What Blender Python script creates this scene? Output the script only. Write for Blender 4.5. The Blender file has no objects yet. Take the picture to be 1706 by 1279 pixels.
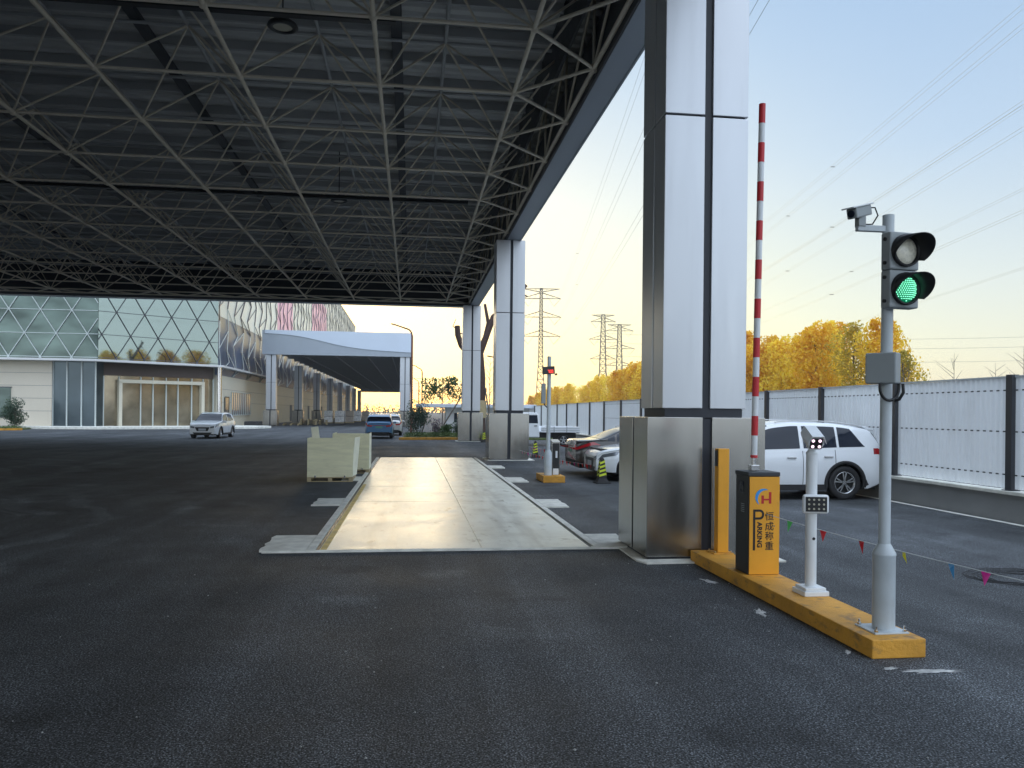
import bpy, math, random
from mathutils import Vector, Matrix, Euler
random.seed(7)
R=math.radians
scene=bpy.context.scene
C=scene.collection
# ------------------------------------------------------------------ camera, world, sun
cam=bpy.data.cameras.new('camera'); camo=bpy.data.objects.new('camera',cam); C.objects.link(camo)
cam.sensor_fit='HORIZONTAL'; cam.sensor_width=36; cam.lens=1300/1706*36
cam.shift_y=(686.7-639.5)/1706; cam.clip_end=3000; cam.clip_start=.05
TH=math.atan(168/1300)
camo.matrix_world=Matrix.Translation((0,0,1.8))@Matrix.Rotation(-TH,4,'Z')@Matrix.Rotation(R(90),4,'X')@Matrix.Rotation(.01,4,'Z')
scene.camera=camo
scene.render.resolution_x=1024; scene.render.resolution_y=768
scene.view_settings.view_transform='Standard'; scene.view_settings.look='None'
scene.view_settings.exposure=.45; scene.view_settings.gamma=1
SUN_AZ=-4.0   # degrees from +Y towards +X
SUN_EL=6.0
w=bpy.data.worlds.new('World'); scene.world=w; w.use_nodes=True
nt=w.node_tree; nt.nodes.clear()
def N(nt,t,**k):
    n=nt.nodes.new(t)
    for a,v in k.items(): setattr(n,a,v)
    return n
out=N(nt,'ShaderNodeOutputWorld')
sky=N(nt,'ShaderNodeTexSky',sky_type='NISHITA'); sky.sun_disc=False; sky.sun_elevation=R(SUN_EL); sky.sun_rotation=R(SUN_AZ); sky.dust_density=.6
b1=N(nt,'ShaderNodeBackground'); b1.inputs[1].default_value=.05; nt.links.new(sky.outputs[0],b1.inputs[0])
tc=N(nt,'ShaderNodeTexCoord'); sep=N(nt,'ShaderNodeSeparateXYZ'); nt.links.new(tc.outputs['Generated'],sep.inputs[0])
rampA=N(nt,'ShaderNodeValToRGB'); rampB=N(nt,'ShaderNodeValToRGB')
def setramp(r,pts):
    e=r.color_ramp.elements
    while len(e)>2: e.remove(e[1])
    e[0].position=pts[0][0]; e[0].color=(*pts[0][1],1)
    e[-1].position=pts[-1][0]; e[-1].color=(*pts[-1][1],1)
    for p,c in pts[1:-1]:
        x=e.new(p); x.color=(*c,1)
# towards the sunset / away from it
setramp(rampA,[(0,(.76,.72,.31)),(.05,(.78,.76,.38)),(.13,(.80,.79,.54)),(.26,(.76,.80,.74)),(.42,(.58,.70,.80)),(.62,(.48,.58,.72)),(1,(.48,.57,.70))])
setramp(rampB,[(0,(.74,.70,.54)),(.07,(.74,.73,.62)),(.15,(.68,.72,.72)),(.3,(.48,.61,.79)),(.5,(.36,.53,.78)),(.7,(.46,.56,.72)),(1,(.48,.57,.70))])
nt.links.new(sep.outputs[2],rampA.inputs[0]); nt.links.new(sep.outputs[2],rampB.inputs[0])
dot=N(nt,'ShaderNodeVectorMath',operation='DOT_PRODUCT'); nt.links.new(tc.outputs['Generated'],dot.inputs[0])
dot.inputs[1].default_value=(math.sin(R(SUN_AZ)),math.cos(R(SUN_AZ)),0)
mr=N(nt,'ShaderNodeMapRange'); mr.inputs[1].default_value=.70; mr.inputs[2].default_value=1.0; mr.interpolation_type='SMOOTHSTEP'
nt.links.new(dot.outputs['Value'],mr.inputs[0])
mx=N(nt,'ShaderNodeMixRGB'); nt.links.new(mr.outputs[0],mx.inputs[0]); nt.links.new(rampB.outputs[0],mx.inputs[1]); nt.links.new(rampA.outputs[0],mx.inputs[2])
# added fill light: unseen sky behind the camera (cool blue grey) and overhead boosted
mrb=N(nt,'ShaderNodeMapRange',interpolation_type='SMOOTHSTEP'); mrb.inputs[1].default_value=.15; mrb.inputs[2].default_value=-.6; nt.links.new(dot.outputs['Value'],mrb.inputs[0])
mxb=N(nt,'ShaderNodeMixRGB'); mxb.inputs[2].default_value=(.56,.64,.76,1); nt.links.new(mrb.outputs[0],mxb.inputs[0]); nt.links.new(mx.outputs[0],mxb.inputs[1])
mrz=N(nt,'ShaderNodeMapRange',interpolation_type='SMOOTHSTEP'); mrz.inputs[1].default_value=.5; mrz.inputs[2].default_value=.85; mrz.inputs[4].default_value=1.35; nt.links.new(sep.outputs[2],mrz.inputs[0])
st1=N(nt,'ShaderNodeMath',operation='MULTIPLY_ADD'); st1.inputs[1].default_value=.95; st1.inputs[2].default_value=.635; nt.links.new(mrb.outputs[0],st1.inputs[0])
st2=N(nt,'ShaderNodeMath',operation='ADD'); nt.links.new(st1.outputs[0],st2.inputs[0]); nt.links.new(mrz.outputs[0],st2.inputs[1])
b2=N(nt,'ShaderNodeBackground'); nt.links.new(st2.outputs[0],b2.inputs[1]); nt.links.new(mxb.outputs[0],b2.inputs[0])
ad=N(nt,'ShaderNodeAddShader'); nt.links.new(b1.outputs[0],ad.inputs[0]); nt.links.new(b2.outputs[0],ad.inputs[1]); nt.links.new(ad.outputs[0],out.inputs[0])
sl=bpy.data.lights.new('sun','SUN'); sl.energy=.6; sl.angle=R(14); sl.color=(1,.80,.52)
so=bpy.data.objects.new('sun',sl); C.objects.link(so)
sd=Vector((math.sin(R(SUN_AZ))*math.cos(R(SUN_EL)),math.cos(R(SUN_AZ))*math.cos(R(SUN_EL)),math.sin(R(SUN_EL))))
so.rotation_euler=(-sd).to_track_quat('-Z','Y').to_euler()

# ------------------------------------------------------------------ helpers
def tag(o,label=None,cat=None,group=None,kind=None):
    if label: o['label']=label
    if cat: o['category']=cat
    if group: o['group']=group
    if kind: o['kind']=kind
    return o
def thing(name,label,cat,loc=(0,0,0),rz=0,group=None):
    o=bpy.data.objects.new(name,None); C.objects.link(o); o.location=loc; o.rotation_euler=(0,0,rz); o.empty_display_size=.2
    return tag(o,label,cat,group)
def copy_tree(o,parent=None):
    c=o.copy(); C.objects.link(c); c.parent=parent
    for ch in list(o.children): copy_tree(ch,c)
    return c
class MB:
    def __init__(s,o=(0,0,0)): s.v=[]; s.f=[]; s.sm=[]; s.o=Vector(o)
    def add(s,vs,fs,sm=False):
        n=len(s.v); s.v+=[Vector(p)-s.o for p in vs]; s.f+=[tuple(i+n for i in f) for f in fs]; s.sm+=[sm]*len(fs); return s
    def box(s,x0,x1,y0,y1,z0,z1):
        return s.add([(x0,y0,z0),(x1,y0,z0),(x1,y1,z0),(x0,y1,z0),(x0,y0,z1),(x1,y0,z1),(x1,y1,z1),(x0,y1,z1)],
          [(0,3,2,1),(4,5,6,7),(0,1,5,4),(1,2,6,5),(2,3,7,6),(3,0,4,7)])
    def obox(s,c,d,m=None):
        m=m or Matrix.Identity(3); c=Vector(c)
        vs=[c+m@Vector((x*d[0]/2,y*d[1]/2,z*d[2]/2)) for z in(-1,1) for x,y in((-1,-1),(1,-1),(1,1),(-1,1))]
        return s.add(vs,[(0,3,2,1),(4,5,6,7),(0,1,5,4),(1,2,6,5),(2,3,7,6),(3,0,4,7)])
    def cyl(s,a,b,r0,r1=None,n=12,cap=True):
        r1=r0 if r1 is None else r1; a=Vector(a); b=Vector(b); d=b-a
        if d.length<1e-6: return s
        d.normalize(); u=d.orthogonal().normalized(); w_=d.cross(u)
        vs=[];fs=[]
        for i in range(n):
            t=2*math.pi*i/n; k=u*math.cos(t)+w_*math.sin(t); vs+=[a+k*r0,b+k*r1]
        for i in range(n):
            j=(i+1)%n; fs.append((2*i,2*j,2*j+1,2*i+1))
        s.add(vs,fs,True)
        if cap: s.add([vs[2*i] for i in range(n)],[tuple(range(n))[::-1]]); s.add([vs[2*i+1] for i in range(n)],[tuple(range(n))])
        return s
    def tube(s,pts,r,n=8):
        pts=[Vector(p) for p in pts]; rs=r if isinstance(r,(list,tuple)) else [r]*len(pts)
        vs=[];fs=[]; u=None
        for i,p in enumerate(pts):
            d=(pts[min(i+1,len(pts)-1)]-pts[max(i-1,0)]).normalized()
            u=d.orthogonal().normalized() if u is None else (u-d*u.dot(d)).normalized()
            w_=d.cross(u)
            for k in range(n):
                t=2*math.pi*k/n; vs.append(p+(u*math.cos(t)+w_*math.sin(t))*rs[i])
        for i in range(len(pts)-1):
            for k in range(n):
                j=(k+1)%n; fs.append((i*n+k,i*n+j,(i+1)*n+j,(i+1)*n+k))
        s.add(vs,fs,True)
        s.add(vs[:n],[tuple(range(n))[::-1]]); s.add(vs[-n:],[tuple(range(n))]); return s
    def lathe(s,c,prof,n=20,m=None):
        m=m or Matrix.Identity(3); c=Vector(c); vs=[];fs=[]
        for r,z in prof:
            for k in range(n):
                t=2*math.pi*k/n; vs.append(c+m@Vector((r*math.cos(t),r*math.sin(t),z)))
        for i in range(len(prof)-1):
            for k in range(n):
                j=(k+1)%n; fs.append((i*n+k,i*n+j,(i+1)*n+j,(i+1)*n+k))
        return s.add(vs,fs,True)
    def prism(s,poly,ax,a,b):
        # poly 2D extruded along axis ax ('x','y','z') from a to b
        def P(p,t): return {'x':(t,p[0],p[1]),'y':(p[0],t,p[1]),'z':(p[0],p[1],t)}[ax]
        n=len(poly); vs=[P(p,a) for p in poly]+[P(p,b) for p in poly]
        fs=[tuple(range(n)),tuple(range(n,2*n))[::-1]]+[(i,i+n,(i+1)%n+n,(i+1)%n) for i in range(n)]
        return s.add(vs,fs)
    def build(s,name,mat,parent=None,bevel=0,label=None,fix=True):
        me=bpy.data.meshes.new(name); me.from_pydata([tuple(v) for v in s.v],[],s.f); me.materials.append(mat)
        me.polygons.foreach_set('use_smooth',s.sm); me.update()
        if fix:
            import bmesh
            bm=bmesh.new(); bm.from_mesh(me); bmesh.ops.recalc_face_normals(bm,faces=bm.faces); bm.to_mesh(me); bm.free()
        o=bpy.data.objects.new(name,me); C.objects.link(o); o.parent=parent
        if parent is None: o.location=s.o
        if bevel:
            b=o.modifiers.new('bevel','BEVEL'); b.width=bevel; b.segments=2; b.limit_method='ANGLE'; b.angle_limit=R(40)
        if label: o['label']=label
        return o
# ------------------------------------------------------------------ materials
def mat(name,col,rough=.6,metal=0,emit=None,es=0,var=0,vs=3,bump=0,bs=40,spec=.5,coat=0,dirt=None,ds=2,aniso=None,trans=None):
    m=bpy.data.materials.new(name); m.use_nodes=True; t=m.node_tree; p=t.nodes['Principled BSDF']
    p.inputs['Base Color'].default_value=(*col,1); p.inputs['Roughness'].default_value=rough; p.inputs['Metallic'].default_value=metal
    p.inputs['Specular IOR Level'].default_value=spec
    if coat: p.inputs['Coat Weight'].default_value=coat; p.inputs['Coat Roughness'].default_value=.05
    if emit: p.inputs['Emission Color'].default_value=(*emit,1); p.inputs['Emission Strength'].default_value=es
    tcn=N(t,'ShaderNodeTexCoord'); src=tcn.outputs['Object']
    if aniso:
        mp=N(t,'ShaderNodeMapping'); mp.inputs['Scale'].default_value=aniso; t.links.new(src,mp.inputs[0]); src=mp.outputs[0]
    if var:
        no=N(t,'ShaderNodeTexNoise'); no.inputs['Scale'].default_value=vs; no.inputs['Detail'].default_value=6; t.links.new(src,no.inputs[0])
        r_=N(t,'ShaderNodeMapRange'); r_.inputs[1].default_value=.3; r_.inputs[2].default_value=.7; r_.inputs[3].default_value=1-var; r_.inputs[4].default_value=1+var
        t.links.new(no.outputs[0],r_.inputs[0])
        mu=N(t,'ShaderNodeVectorMath',operation='SCALE'); mu.inputs[0].default_value=col; t.links.new(r_.outputs[0],mu.inputs['Scale'])
        t.links.new(mu.outputs[0],p.inputs['Base Color'])
        r2=N(t,'ShaderNodeMapRange'); r2.inputs[3].default_value=max(0,rough-.12*min(1,rough*2)); r2.inputs[4].default_value=min(1,rough+.12); t.links.new(no.outputs[0],r2.inputs[0]); t.links.new(r2.outputs[0],p.inputs['Roughness'])
    if dirt:   # (lo, hi, amount, colour, scale, stretch)
        mp=N(t,'ShaderNodeMapping'); mp.inputs['Scale'].default_value=dirt[5]; t.links.new(tcn.outputs['Object'],mp.inputs[0])
        nd=N(t,'ShaderNodeTexNoise'); nd.inputs['Scale'].default_value=dirt[4]; nd.inputs['Detail'].default_value=9; nd.inputs['Roughness'].default_value=.65; t.links.new(mp.outputs[0],nd.inputs[0])
        rd_=N(t,'ShaderNodeMapRange'); rd_.inputs[1].default_value=dirt[0]; rd_.inputs[2].default_value=dirt[1]; rd_.inputs[4].default_value=dirt[2]; t.links.new(nd.outputs[0],rd_.inputs[0])
        md=N(t,'ShaderNodeMixRGB'); t.links.new(rd_.outputs[0],md.inputs[0]); md.inputs[1].default_value=(*col,1); md.inputs[2].default_value=(*dirt[3],1)
        lk_=p.inputs['Base Color'].links
        if lk_: t.links.new(lk_[0].from_socket,md.inputs[1])
        t.links.new(md.outputs[0],p.inputs['Base Color'])
    if bump:
        n2=N(t,'ShaderNodeTexNoise'); n2.inputs['Scale'].default_value=bs; n2.inputs['Detail'].default_value=4; t.links.new(src,n2.inputs[0])
        bp=N(t,'ShaderNodeBump'); bp.inputs['Strength'].default_value=bump; bp.inputs['Distance'].default_value=.02; t.links.new(n2.outputs[0],bp.inputs['Height']); t.links.new(bp.outputs[0],p.inputs['Normal'])
    return m
M={}
M['white_paint']=mat('white_paint',(.72,.75,.77),.38,var=.06,vs=4)
M['pole_grey']=mat('pole_grey',(.50,.55,.58),.40,var=.08,vs=6,dirt=(.58,.74,.4,(.25,.25,.24),8,(1,1,.25)))
M['box_grey']=mat('box_grey',(.30,.33,.34),.5,var=.07)
M['truss']=mat('truss',(.62,.55,.44),.5,var=.1,vs=2)
M['deck_metal']=mat('deck_metal',(.56,.56,.55),.55,metal=.1)
M['purlin']=mat('purlin',(.36,.36,.36),.6)
M['fascia']=mat('fascia',(.34,.38,.43),.42,metal=.5,var=.05,vs=.6)
M['dark_trim']=mat('dark_trim',(.035,.038,.045),.55,var=.1)
M['groove']=mat('groove',(.018,.022,.032),.5)
M['steel']=mat('steel',(.37,.365,.345),.19,metal=1,var=.02,vs=1.5,aniso=(4,4,1))
M['alu']=mat('alu',(.56,.58,.61),.36,metal=.72,var=.02,vs=1.1,aniso=(6,6,.5),bump=.12,bs=.35,dirt=(.54,.75,.16,(.30,.30,.30),4,(1,1,.08)))
M['orange']=mat('orange',(.80,.36,.02),.45,var=.05,vs=5,dirt=(.60,.75,.45,(.22,.12,.04),7,(1,1,.5)))
M['kerb_orange']=mat('kerb_orange',(.62,.30,.035),.62,var=.20,vs=3.5,bump=.35,bs=45,dirt=(.54,.70,.75,(.10,.08,.06),5,(1,1,2.2)))
M['black']=mat('black',(.012,.013,.015),.45)
M['rubber']=mat('rubber',(.022,.022,.024),.75,bump=.2,bs=80)
M['red']=mat('red',(.55,.02,.03),.45,var=.08)
M['glass_dark']=mat('glass_dark',(.012,.018,.032),.05,spec=.45)
M['car_white']=mat('car_white',(.80,.83,.86),.25,coat=.9)
M['car_blue']=mat('car_blue',(.06,.16,.30),.28,metal=.3,coat=.8)
M['car_dark']=mat('car_dark',(.035,.03,.028),.22,metal=.0,coat=.8)
M['car_silver']=mat('car_silver',(.5,.5,.5),.3,metal=.4,coat=.8)
M['tail_red']=mat('tail_red',(.35,.01,.015),.15,coat=1)
M['lamp_clear']=mat('lamp_clear',(.18,.2,.22),.1,metal=.4,coat=1)
M['chrome']=mat('chrome',(.7,.7,.7),.15,metal=1)
M['rim']=mat('rim',(.55,.56,.57),.25,metal=.8)
M['plate']=mat('plate',(.10,.30,.22),.4)
M['plate_blue']=mat('plate_blue',(.45,.5,.55),.4)
M['concrete']=mat('concrete',(.76,.75,.68),.8,var=.18,vs=5,bump=.3,bs=30)
M['wall_conc']=mat('wall_conc',(.22,.225,.225),.8,var=.1,vs=1.5,bump=.2,bs=20)
M['ply']=mat('ply',(.76,.73,.50),.65,dirt=(.55,.75,.35,(.42,.38,.24),2.5,(1,1,2)),var=.10,vs=2.5,aniso=(1,1,6),bump=.1,bs=30)
M['ply2']=mat('ply2',(.80,.78,.62),.65,var=.08,vs=3)
M['wood']=mat('wood',(.42,.34,.20),.75,var=.2,vs=8,aniso=(1,6,6))
M['bark']=mat('bark',(.075,.045,.038),.9,var=.35,vs=12,bump=.8,bs=30)
M['bark_grey']=mat('bark_grey',(.13,.11,.095),.9,var=.3,vs=8)
M['panel_wall']=mat('panel_wall',(.64,.58,.48),.5,var=.03,vs=.4)
M['panel_warm']=mat('panel_warm',(.66,.62,.50),.45,var=.04,vs=.3)
M['soffit_brown']=mat('soffit_brown',(.11,.085,.075),.6)
M['slab_white']=mat('slab_white',(.66,.66,.66),.5)
M['mullion_white']=mat('mullion_white',(.55,.60,.58),.4)
M['glass_side']=mat('glass_side',(.07,.10,.16),.30,metal=0,var=.4,vs=.25)
M['mullion_dark']=mat('mullion_dark',(.10,.10,.11),.4,metal=.4)
M['glass_green']=mat('glass_green',(.115,.155,.14),.07,metal=.62,var=.45,vs=.3,aniso=(1,1,2.5))
M['glass_bright']=mat('glass_bright',(.26,.31,.285),.03,metal=.9,bump=.05,bs=.5)
M['glass_blue']=mat('glass_blue',(.09,.12,.135),.10,metal=.4,var=.3,vs=.3)
M['glass_lobby']=mat('glass_lobby',(.36,.31,.22),.08,metal=.6,var=.35,vs=.7)
M['cream_panel']=mat('cream_panel',(.82,.80,.68),.4,var=.06,vs=.2)
M['pink_panel']=mat('pink_panel',(.86,.45,.55),.4)
M['hedge']=mat('hedge',(.05,.11,.02),.8,var=.4,vs=8)
M['soil']=mat('soil',(.10,.13,.04),.9,var=.4,vs=4,bump=.5)
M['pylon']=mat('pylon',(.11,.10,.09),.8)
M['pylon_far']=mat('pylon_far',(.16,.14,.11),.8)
M['cable']=mat('cable',(.10,.10,.10),.5)
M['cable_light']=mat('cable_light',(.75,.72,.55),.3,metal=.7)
M['lamp_rust']=mat('lamp_rust',(.15,.06,.045),.6)
M['wrap']=mat('wrap',(.88,.88,.88),.35,var=.25,vs=5)
M['carton']=mat('carton',(.50,.44,.38),.7,var=.2,vs=4)
M['mortar']=mat('mortar',(.48,.48,.47),.85,var=.35,vs=14,bump=.4,bs=60)
M['cone_yellow']=mat('cone_yellow',(.62,.72,.03),.45)
def emitm(n,c,s): return mat(n,(c[0]*.3,c[1]*.3,c[2]*.3),.4,emit=c,es=s)
M['led_green']=emitm('led_green',(.25,1,.62),1.3)
M['led_green_disc']=emitm('led_green_disc',(0,.36,.16),.28)
M['led_ir']=emitm('led_ir',(1,.72,.9),1.6)
M['led_red']=emitm('led_red',(1,.05,.03),1.6)
M['lens_clear']=mat('lens_clear',(.92,.88,.72),.25,coat=.6,var=.15,vs=30)
M['led_off']=mat('led_off',(.45,.42,.33),.3)
for n,c in dict(flag_green=(.1,.62,.15),flag_red=(.62,.02,.03),flag_yellow=(.72,.66,.02),flag_blue=(.08,.34,.68),flag_pink=(.72,.03,.32)).items(): M[n]=mat(n,c,.4)
M['logo_blue']=mat('logo_blue',(.03,.30,.75),.4); M['logo_red']=mat('logo_red',(.50,.015,.02),.4); M['ink']=mat('ink',(.01,.01,.012),.5)
M['string']=mat('string',(.6,.62,.6),.6)
M['mauve_leaf']=mat('mauve_leaf',(.06,.03,.06),.7)
# leaves
def leafmat(name,c1,c2,tr=.45):
    m=bpy.data.materials.new(name); m.use_nodes=True; t=m.node_tree; p=t.nodes['Principled BSDF']; o=t.nodes['Material Output']
    tcn=N(t,'ShaderNodeTexCoord'); no=N(t,'ShaderNodeTexNoise'); no.inputs['Scale'].default_value=.9; no.inputs['Detail'].default_value=5
    t.links.new(tcn.outputs['Object'],no.inputs[0])
    oi=N(t,'ShaderNodeObjectInfo'); ma=N(t,'ShaderNodeMath',operation='MULTIPLY_ADD'); ma.inputs[1].default_value=.35; ma.inputs[2].default_value=-.17; t.links.new(oi.outputs['Random'],ma.inputs[0])
    a2=N(t,'ShaderNodeMath',operation='ADD'); t.links.new(no.outputs[0],a2.inputs[0]); t.links.new(ma.outputs[0],a2.inputs[1])
    cr=N(t,'ShaderNodeValToRGB'); setramp(cr,[(.35,c1),(.65,c2)]); t.links.new(a2.outputs[0],cr.inputs[0])
    t.links.new(cr.outputs[0],p.inputs['Base Color']); p.inputs['Roughness'].default_value=.6
    tl=N(t,'ShaderNodeBsdfTranslucent'); t.links.new(cr.outputs[0],tl.inputs[0]); ms=N(t,'ShaderNodeMixShader'); ms.inputs[0].default_value=tr
    t.links.new(p.outputs[0],ms.inputs[1]); t.links.new(tl.outputs[0],ms.inputs[2]); t.links.new(ms.outputs[0],o.inputs[0]); return m
M['leaf_yellow']=leafmat('leaf_yellow',(.80,.46,.02),(.98,.78,.08),.5)
M['leaf_olive']=leafmat('leaf_olive',(.38,.30,.04),(.75,.55,.06),.5)
M['leaf_green']=leafmat('leaf_green',(.03,.07,.02),(.10,.16,.04),.25)
M['leaf_grey']=leafmat('leaf_grey',(.05,.09,.06),(.13,.18,.11),.25)
M['leaf_far']=leafmat('leaf_far',(.20,.20,.12),(.36,.32,.18),.3)
# asphalt
def asphalt():
    m=bpy.data.materials.new('asphalt'); m.use_nodes=True; t=m.node_tree; p=t.nodes['Principled BSDF']
    tcn=N(t,'ShaderNodeTexCoord'); S=tcn.outputs['Object']
    def noise(sc,det,mapp=None):
        n=N(t,'ShaderNodeTexNoise'); n.inputs['Scale'].default_value=sc; n.inputs['Detail'].default_value=det
        if mapp:
            mp=N(t,'ShaderNodeMapping'); mp.inputs['Scale'].default_value=mapp[0]; mp.inputs['Rotation'].default_value=(0,0,mapp[1]); t.links.new(S,mp.inputs[0]); t.links.new(mp.outputs[0],n.inputs[0])
        else: t.links.new(S,n.inputs[0])
        return n.outputs[0]
    def rng(s,a,b,c,d):
        r=N(t,'ShaderNodeMapRange'); r.inputs[1].default_value=a; r.inputs[2].default_value=b; r.inputs[3].default_value=c; r.inputs[4].default_value=d; t.links.new(s,r.inputs[0]); return r.outputs[0]
    def mul(a,b,op='MULTIPLY'):
        k=N(t,'ShaderNodeMath',operation=op); t.links.new(a,k.inputs[0]); t.links.new(b,k.inputs[1]); return k.outputs[0]
    big=rng(noise(.22,4),.3,.7,.72,1.3)
    mid=rng(noise(1.6,5),.3,.7,.85,1.17)
    streak=rng(noise(1.0,4,((.9,.07,1),.25)),.42,.75,.9,1.6)
    streak2=rng(noise(1.0,3,((2.5,.10,1),-.45)),.55,.8,1.0,1.35)
    fine=rng(noise(80,3),.38,.64,.08,3.0)
    vor=N(t,'ShaderNodeTexVoronoi'); vor.inputs['Scale'].default_value=85; t.links.new(S,vor.inputs[0])
    sp=rng(vor.outputs['Distance'],.0,.55,1.9,.35)
    # curved tyre swoops round the yard corner, dark oil blots, pale dust patches
    cs=N(t,'ShaderNodeVectorMath',operation='DISTANCE'); t.links.new(S,cs.inputs[0]); cs.inputs[1].default_value=(-34,6,0)
    n1=N(t,'ShaderNodeTexNoise',noise_dimensions='1D'); n1.inputs['Scale'].default_value=1.5; n1.inputs['Detail'].default_value=3
    wb=N(t,'ShaderNodeMath',operation='MULTIPLY_ADD'); t.links.new(noise(.12,3),wb.inputs[0]); wb.inputs[1].default_value=7; t.links.new(cs.outputs['Value'],wb.inputs[2]); t.links.new(wb.outputs[0],n1.inputs['W'])
    sw=rng(n1.outputs[0],.50,.68,1.0,2.3)
    swd=rng(n1.outputs[0],.30,.40,.72,1.0)
    msk=rng(noise(.25,4),.45,.62,0,1)
    def mixf(f,a):
        k=N(t,'ShaderNodeMix'); k.data_type='FLOAT'; t.links.new(f,k.inputs[0]); k.inputs[2].default_value=1; t.links.new(a,k.inputs[3]); return k.outputs[0]
    msk=mul(msk,rng(cs.outputs['Value'],28,34,1,0)); sw=mixf(msk,mul(sw,swd))
    blot=rng(noise(.75,3),.62,.72,1.0,.55)
    dust=rng(noise(.9,8),.60,.78,1.0,1.9)
    chips=rng(noise(14,2),.78,.82,1.0,2.0)
    v=mul(mul(mul(mul(big,mid),mul(streak,streak2)),fine),sp)
    v=mul(v,mul(mul(sw,blot),mul(dust,chips)))
    sc=N(t,'ShaderNodeVectorMath',operation='SCALE'); sc.inputs[0].default_value=(.068,.074,.081); t.links.new(v,sc.inputs['Scale']); t.links.new(sc.outputs[0],p.inputs['Base Color'])
    t.links.new(rng(noise(.5,4),.3,.7,.66,.86),p.inputs['Roughness']); p.inputs['Specular IOR Level'].default_value=.35
    bp=N(t,'ShaderNodeBump'); bp.inputs['Strength'].default_value=.45; bp.inputs['Distance'].default_value=.006; t.links.new(mul(fine,sp),bp.inputs['Height']); t.links.new(bp.outputs[0],p.inputs['Normal'])
    return m
M['asphalt']=asphalt()
def deckmat():
    m=bpy.data.materials.new('scale_deck'); m.use_nodes=True; t=m.node_tree; p=t.nodes['Principled BSDF']
    tcn=N(t,'ShaderNodeTexCoord'); S=tcn.outputs['Object']
    n1=N(t,'ShaderNodeTexNoise'); n1.inputs['Scale'].default_value=1.1; n1.inputs['Detail'].default_value=7; n1.inputs['Roughness'].default_value=.65; t.links.new(S,n1.inputs[0])
    cr=N(t,'ShaderNodeValToRGB'); setramp(cr,[(.30,(.54,.52,.41)),(.42,(.72,.71,.61)),(.55,(.82,.82,.72)),(.75,(.86,.86,.79))]); t.links.new(n1.outputs[0],cr.inputs[0])
    n2=N(t,'ShaderNodeTexNoise'); n2.inputs['Scale'].default_value=6; n2.inputs['Detail'].default_value=5
    mp=N(t,'ShaderNodeMapping'); mp.inputs['Scale'].default_value=(1,.35,1); t.links.new(S,mp.inputs[0]); t.links.new(mp.outputs[0],n2.inputs[0])
    cr2=N(t,'ShaderNodeValToRGB'); setramp(cr2,[(.25,(.50,.46,.38)),(.40,(1,1,1))]); t.links.new(n2.outputs[0],cr2.inputs[0])
    mm=N(t,'ShaderNodeMixRGB',blend_type='MULTIPLY'); mm.inputs[0].default_value=1; t.links.new(cr.outputs[0],mm.inputs[1]); t.links.new(cr2.outputs[0],mm.inputs[2])
    # two tyre paths along the deck
    sx=N(t,'ShaderNodeSeparateXYZ'); t.links.new(S,sx.inputs[0]); ab=N(t,'ShaderNodeMath',operation='ABSOLUTE'); t.links.new(sx.outputs[0],ab.inputs[0])
    d1=N(t,'ShaderNodeMath',operation='SUBTRACT'); t.links.new(ab.outputs[0],d1.inputs[0]); d1.inputs[1].default_value=1.0; a1=N(t,'ShaderNodeMath',operation='ABSOLUTE'); t.links.new(d1.outputs[0],a1.inputs[0])
    n3=N(t,'ShaderNodeTexNoise'); n3.inputs['Scale'].default_value=2.2; n3.inputs['Detail'].default_value=7; mp3=N(t,'ShaderNodeMapping'); mp3.inputs['Scale'].default_value=(2.2,.22,1); t.links.new(S,mp3.inputs[0]); t.links.new(mp3.outputs[0],n3.inputs[0])
    w3=N(t,'ShaderNodeMapRange'); w3.inputs[1].default_value=.15; w3.inputs[2].default_value=.5; w3.inputs[3].default_value=1; w3.inputs[4].default_value=0; t.links.new(a1.outputs[0],w3.inputs[0])
    r3=N(t,'ShaderNodeMapRange'); r3.inputs[1].default_value=.40; r3.inputs[2].default_value=.66; r3.inputs[3].default_value=0; r3.inputs[4].default_value=.42; t.links.new(n3.outputs[0],r3.inputs[0])
    k3=N(t,'ShaderNodeMath',operation='MULTIPLY'); t.links.new(w3.outputs[0],k3.inputs[0]); t.links.new(r3.outputs[0],k3.inputs[1])
    m3=N(t,'ShaderNodeMixRGB'); t.links.new(k3.outputs[0],m3.inputs[0]); t.links.new(mm.outputs[0],m3.inputs[1]); m3.inputs[2].default_value=(.24,.225,.19,1); t.links.new(m3.outputs[0],p.inputs['Base Color'])
    r=N(t,'ShaderNodeMapRange'); r.inputs[3].default_value=.26; r.inputs[4].default_value=.50; t.links.new(n1.outputs[0],r.inputs[0]); t.links.new(r.outputs[0],p.inputs['Roughness'])
    p.inputs['Specular IOR Level'].default_value=.35
    bp=N(t,'ShaderNodeBump'); bp.inputs['Strength'].default_value=.15; bp.inputs['Distance'].default_value=.02; t.links.new(n2.outputs[0],bp.inputs['Height']); t.links.new(bp.outputs[0],p.inputs['Normal'])
    return m
M['scale_deck']=deckmat()

# ------------------------------------------------------------------ ground
g=MB(); g.add([(-900,-200,0),(900,-200,0),(900,1600,0),(-900,1600,0)],[(0,1,2,3)]); tag(g.build('ground',M['asphalt']),kind='structure')

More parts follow.
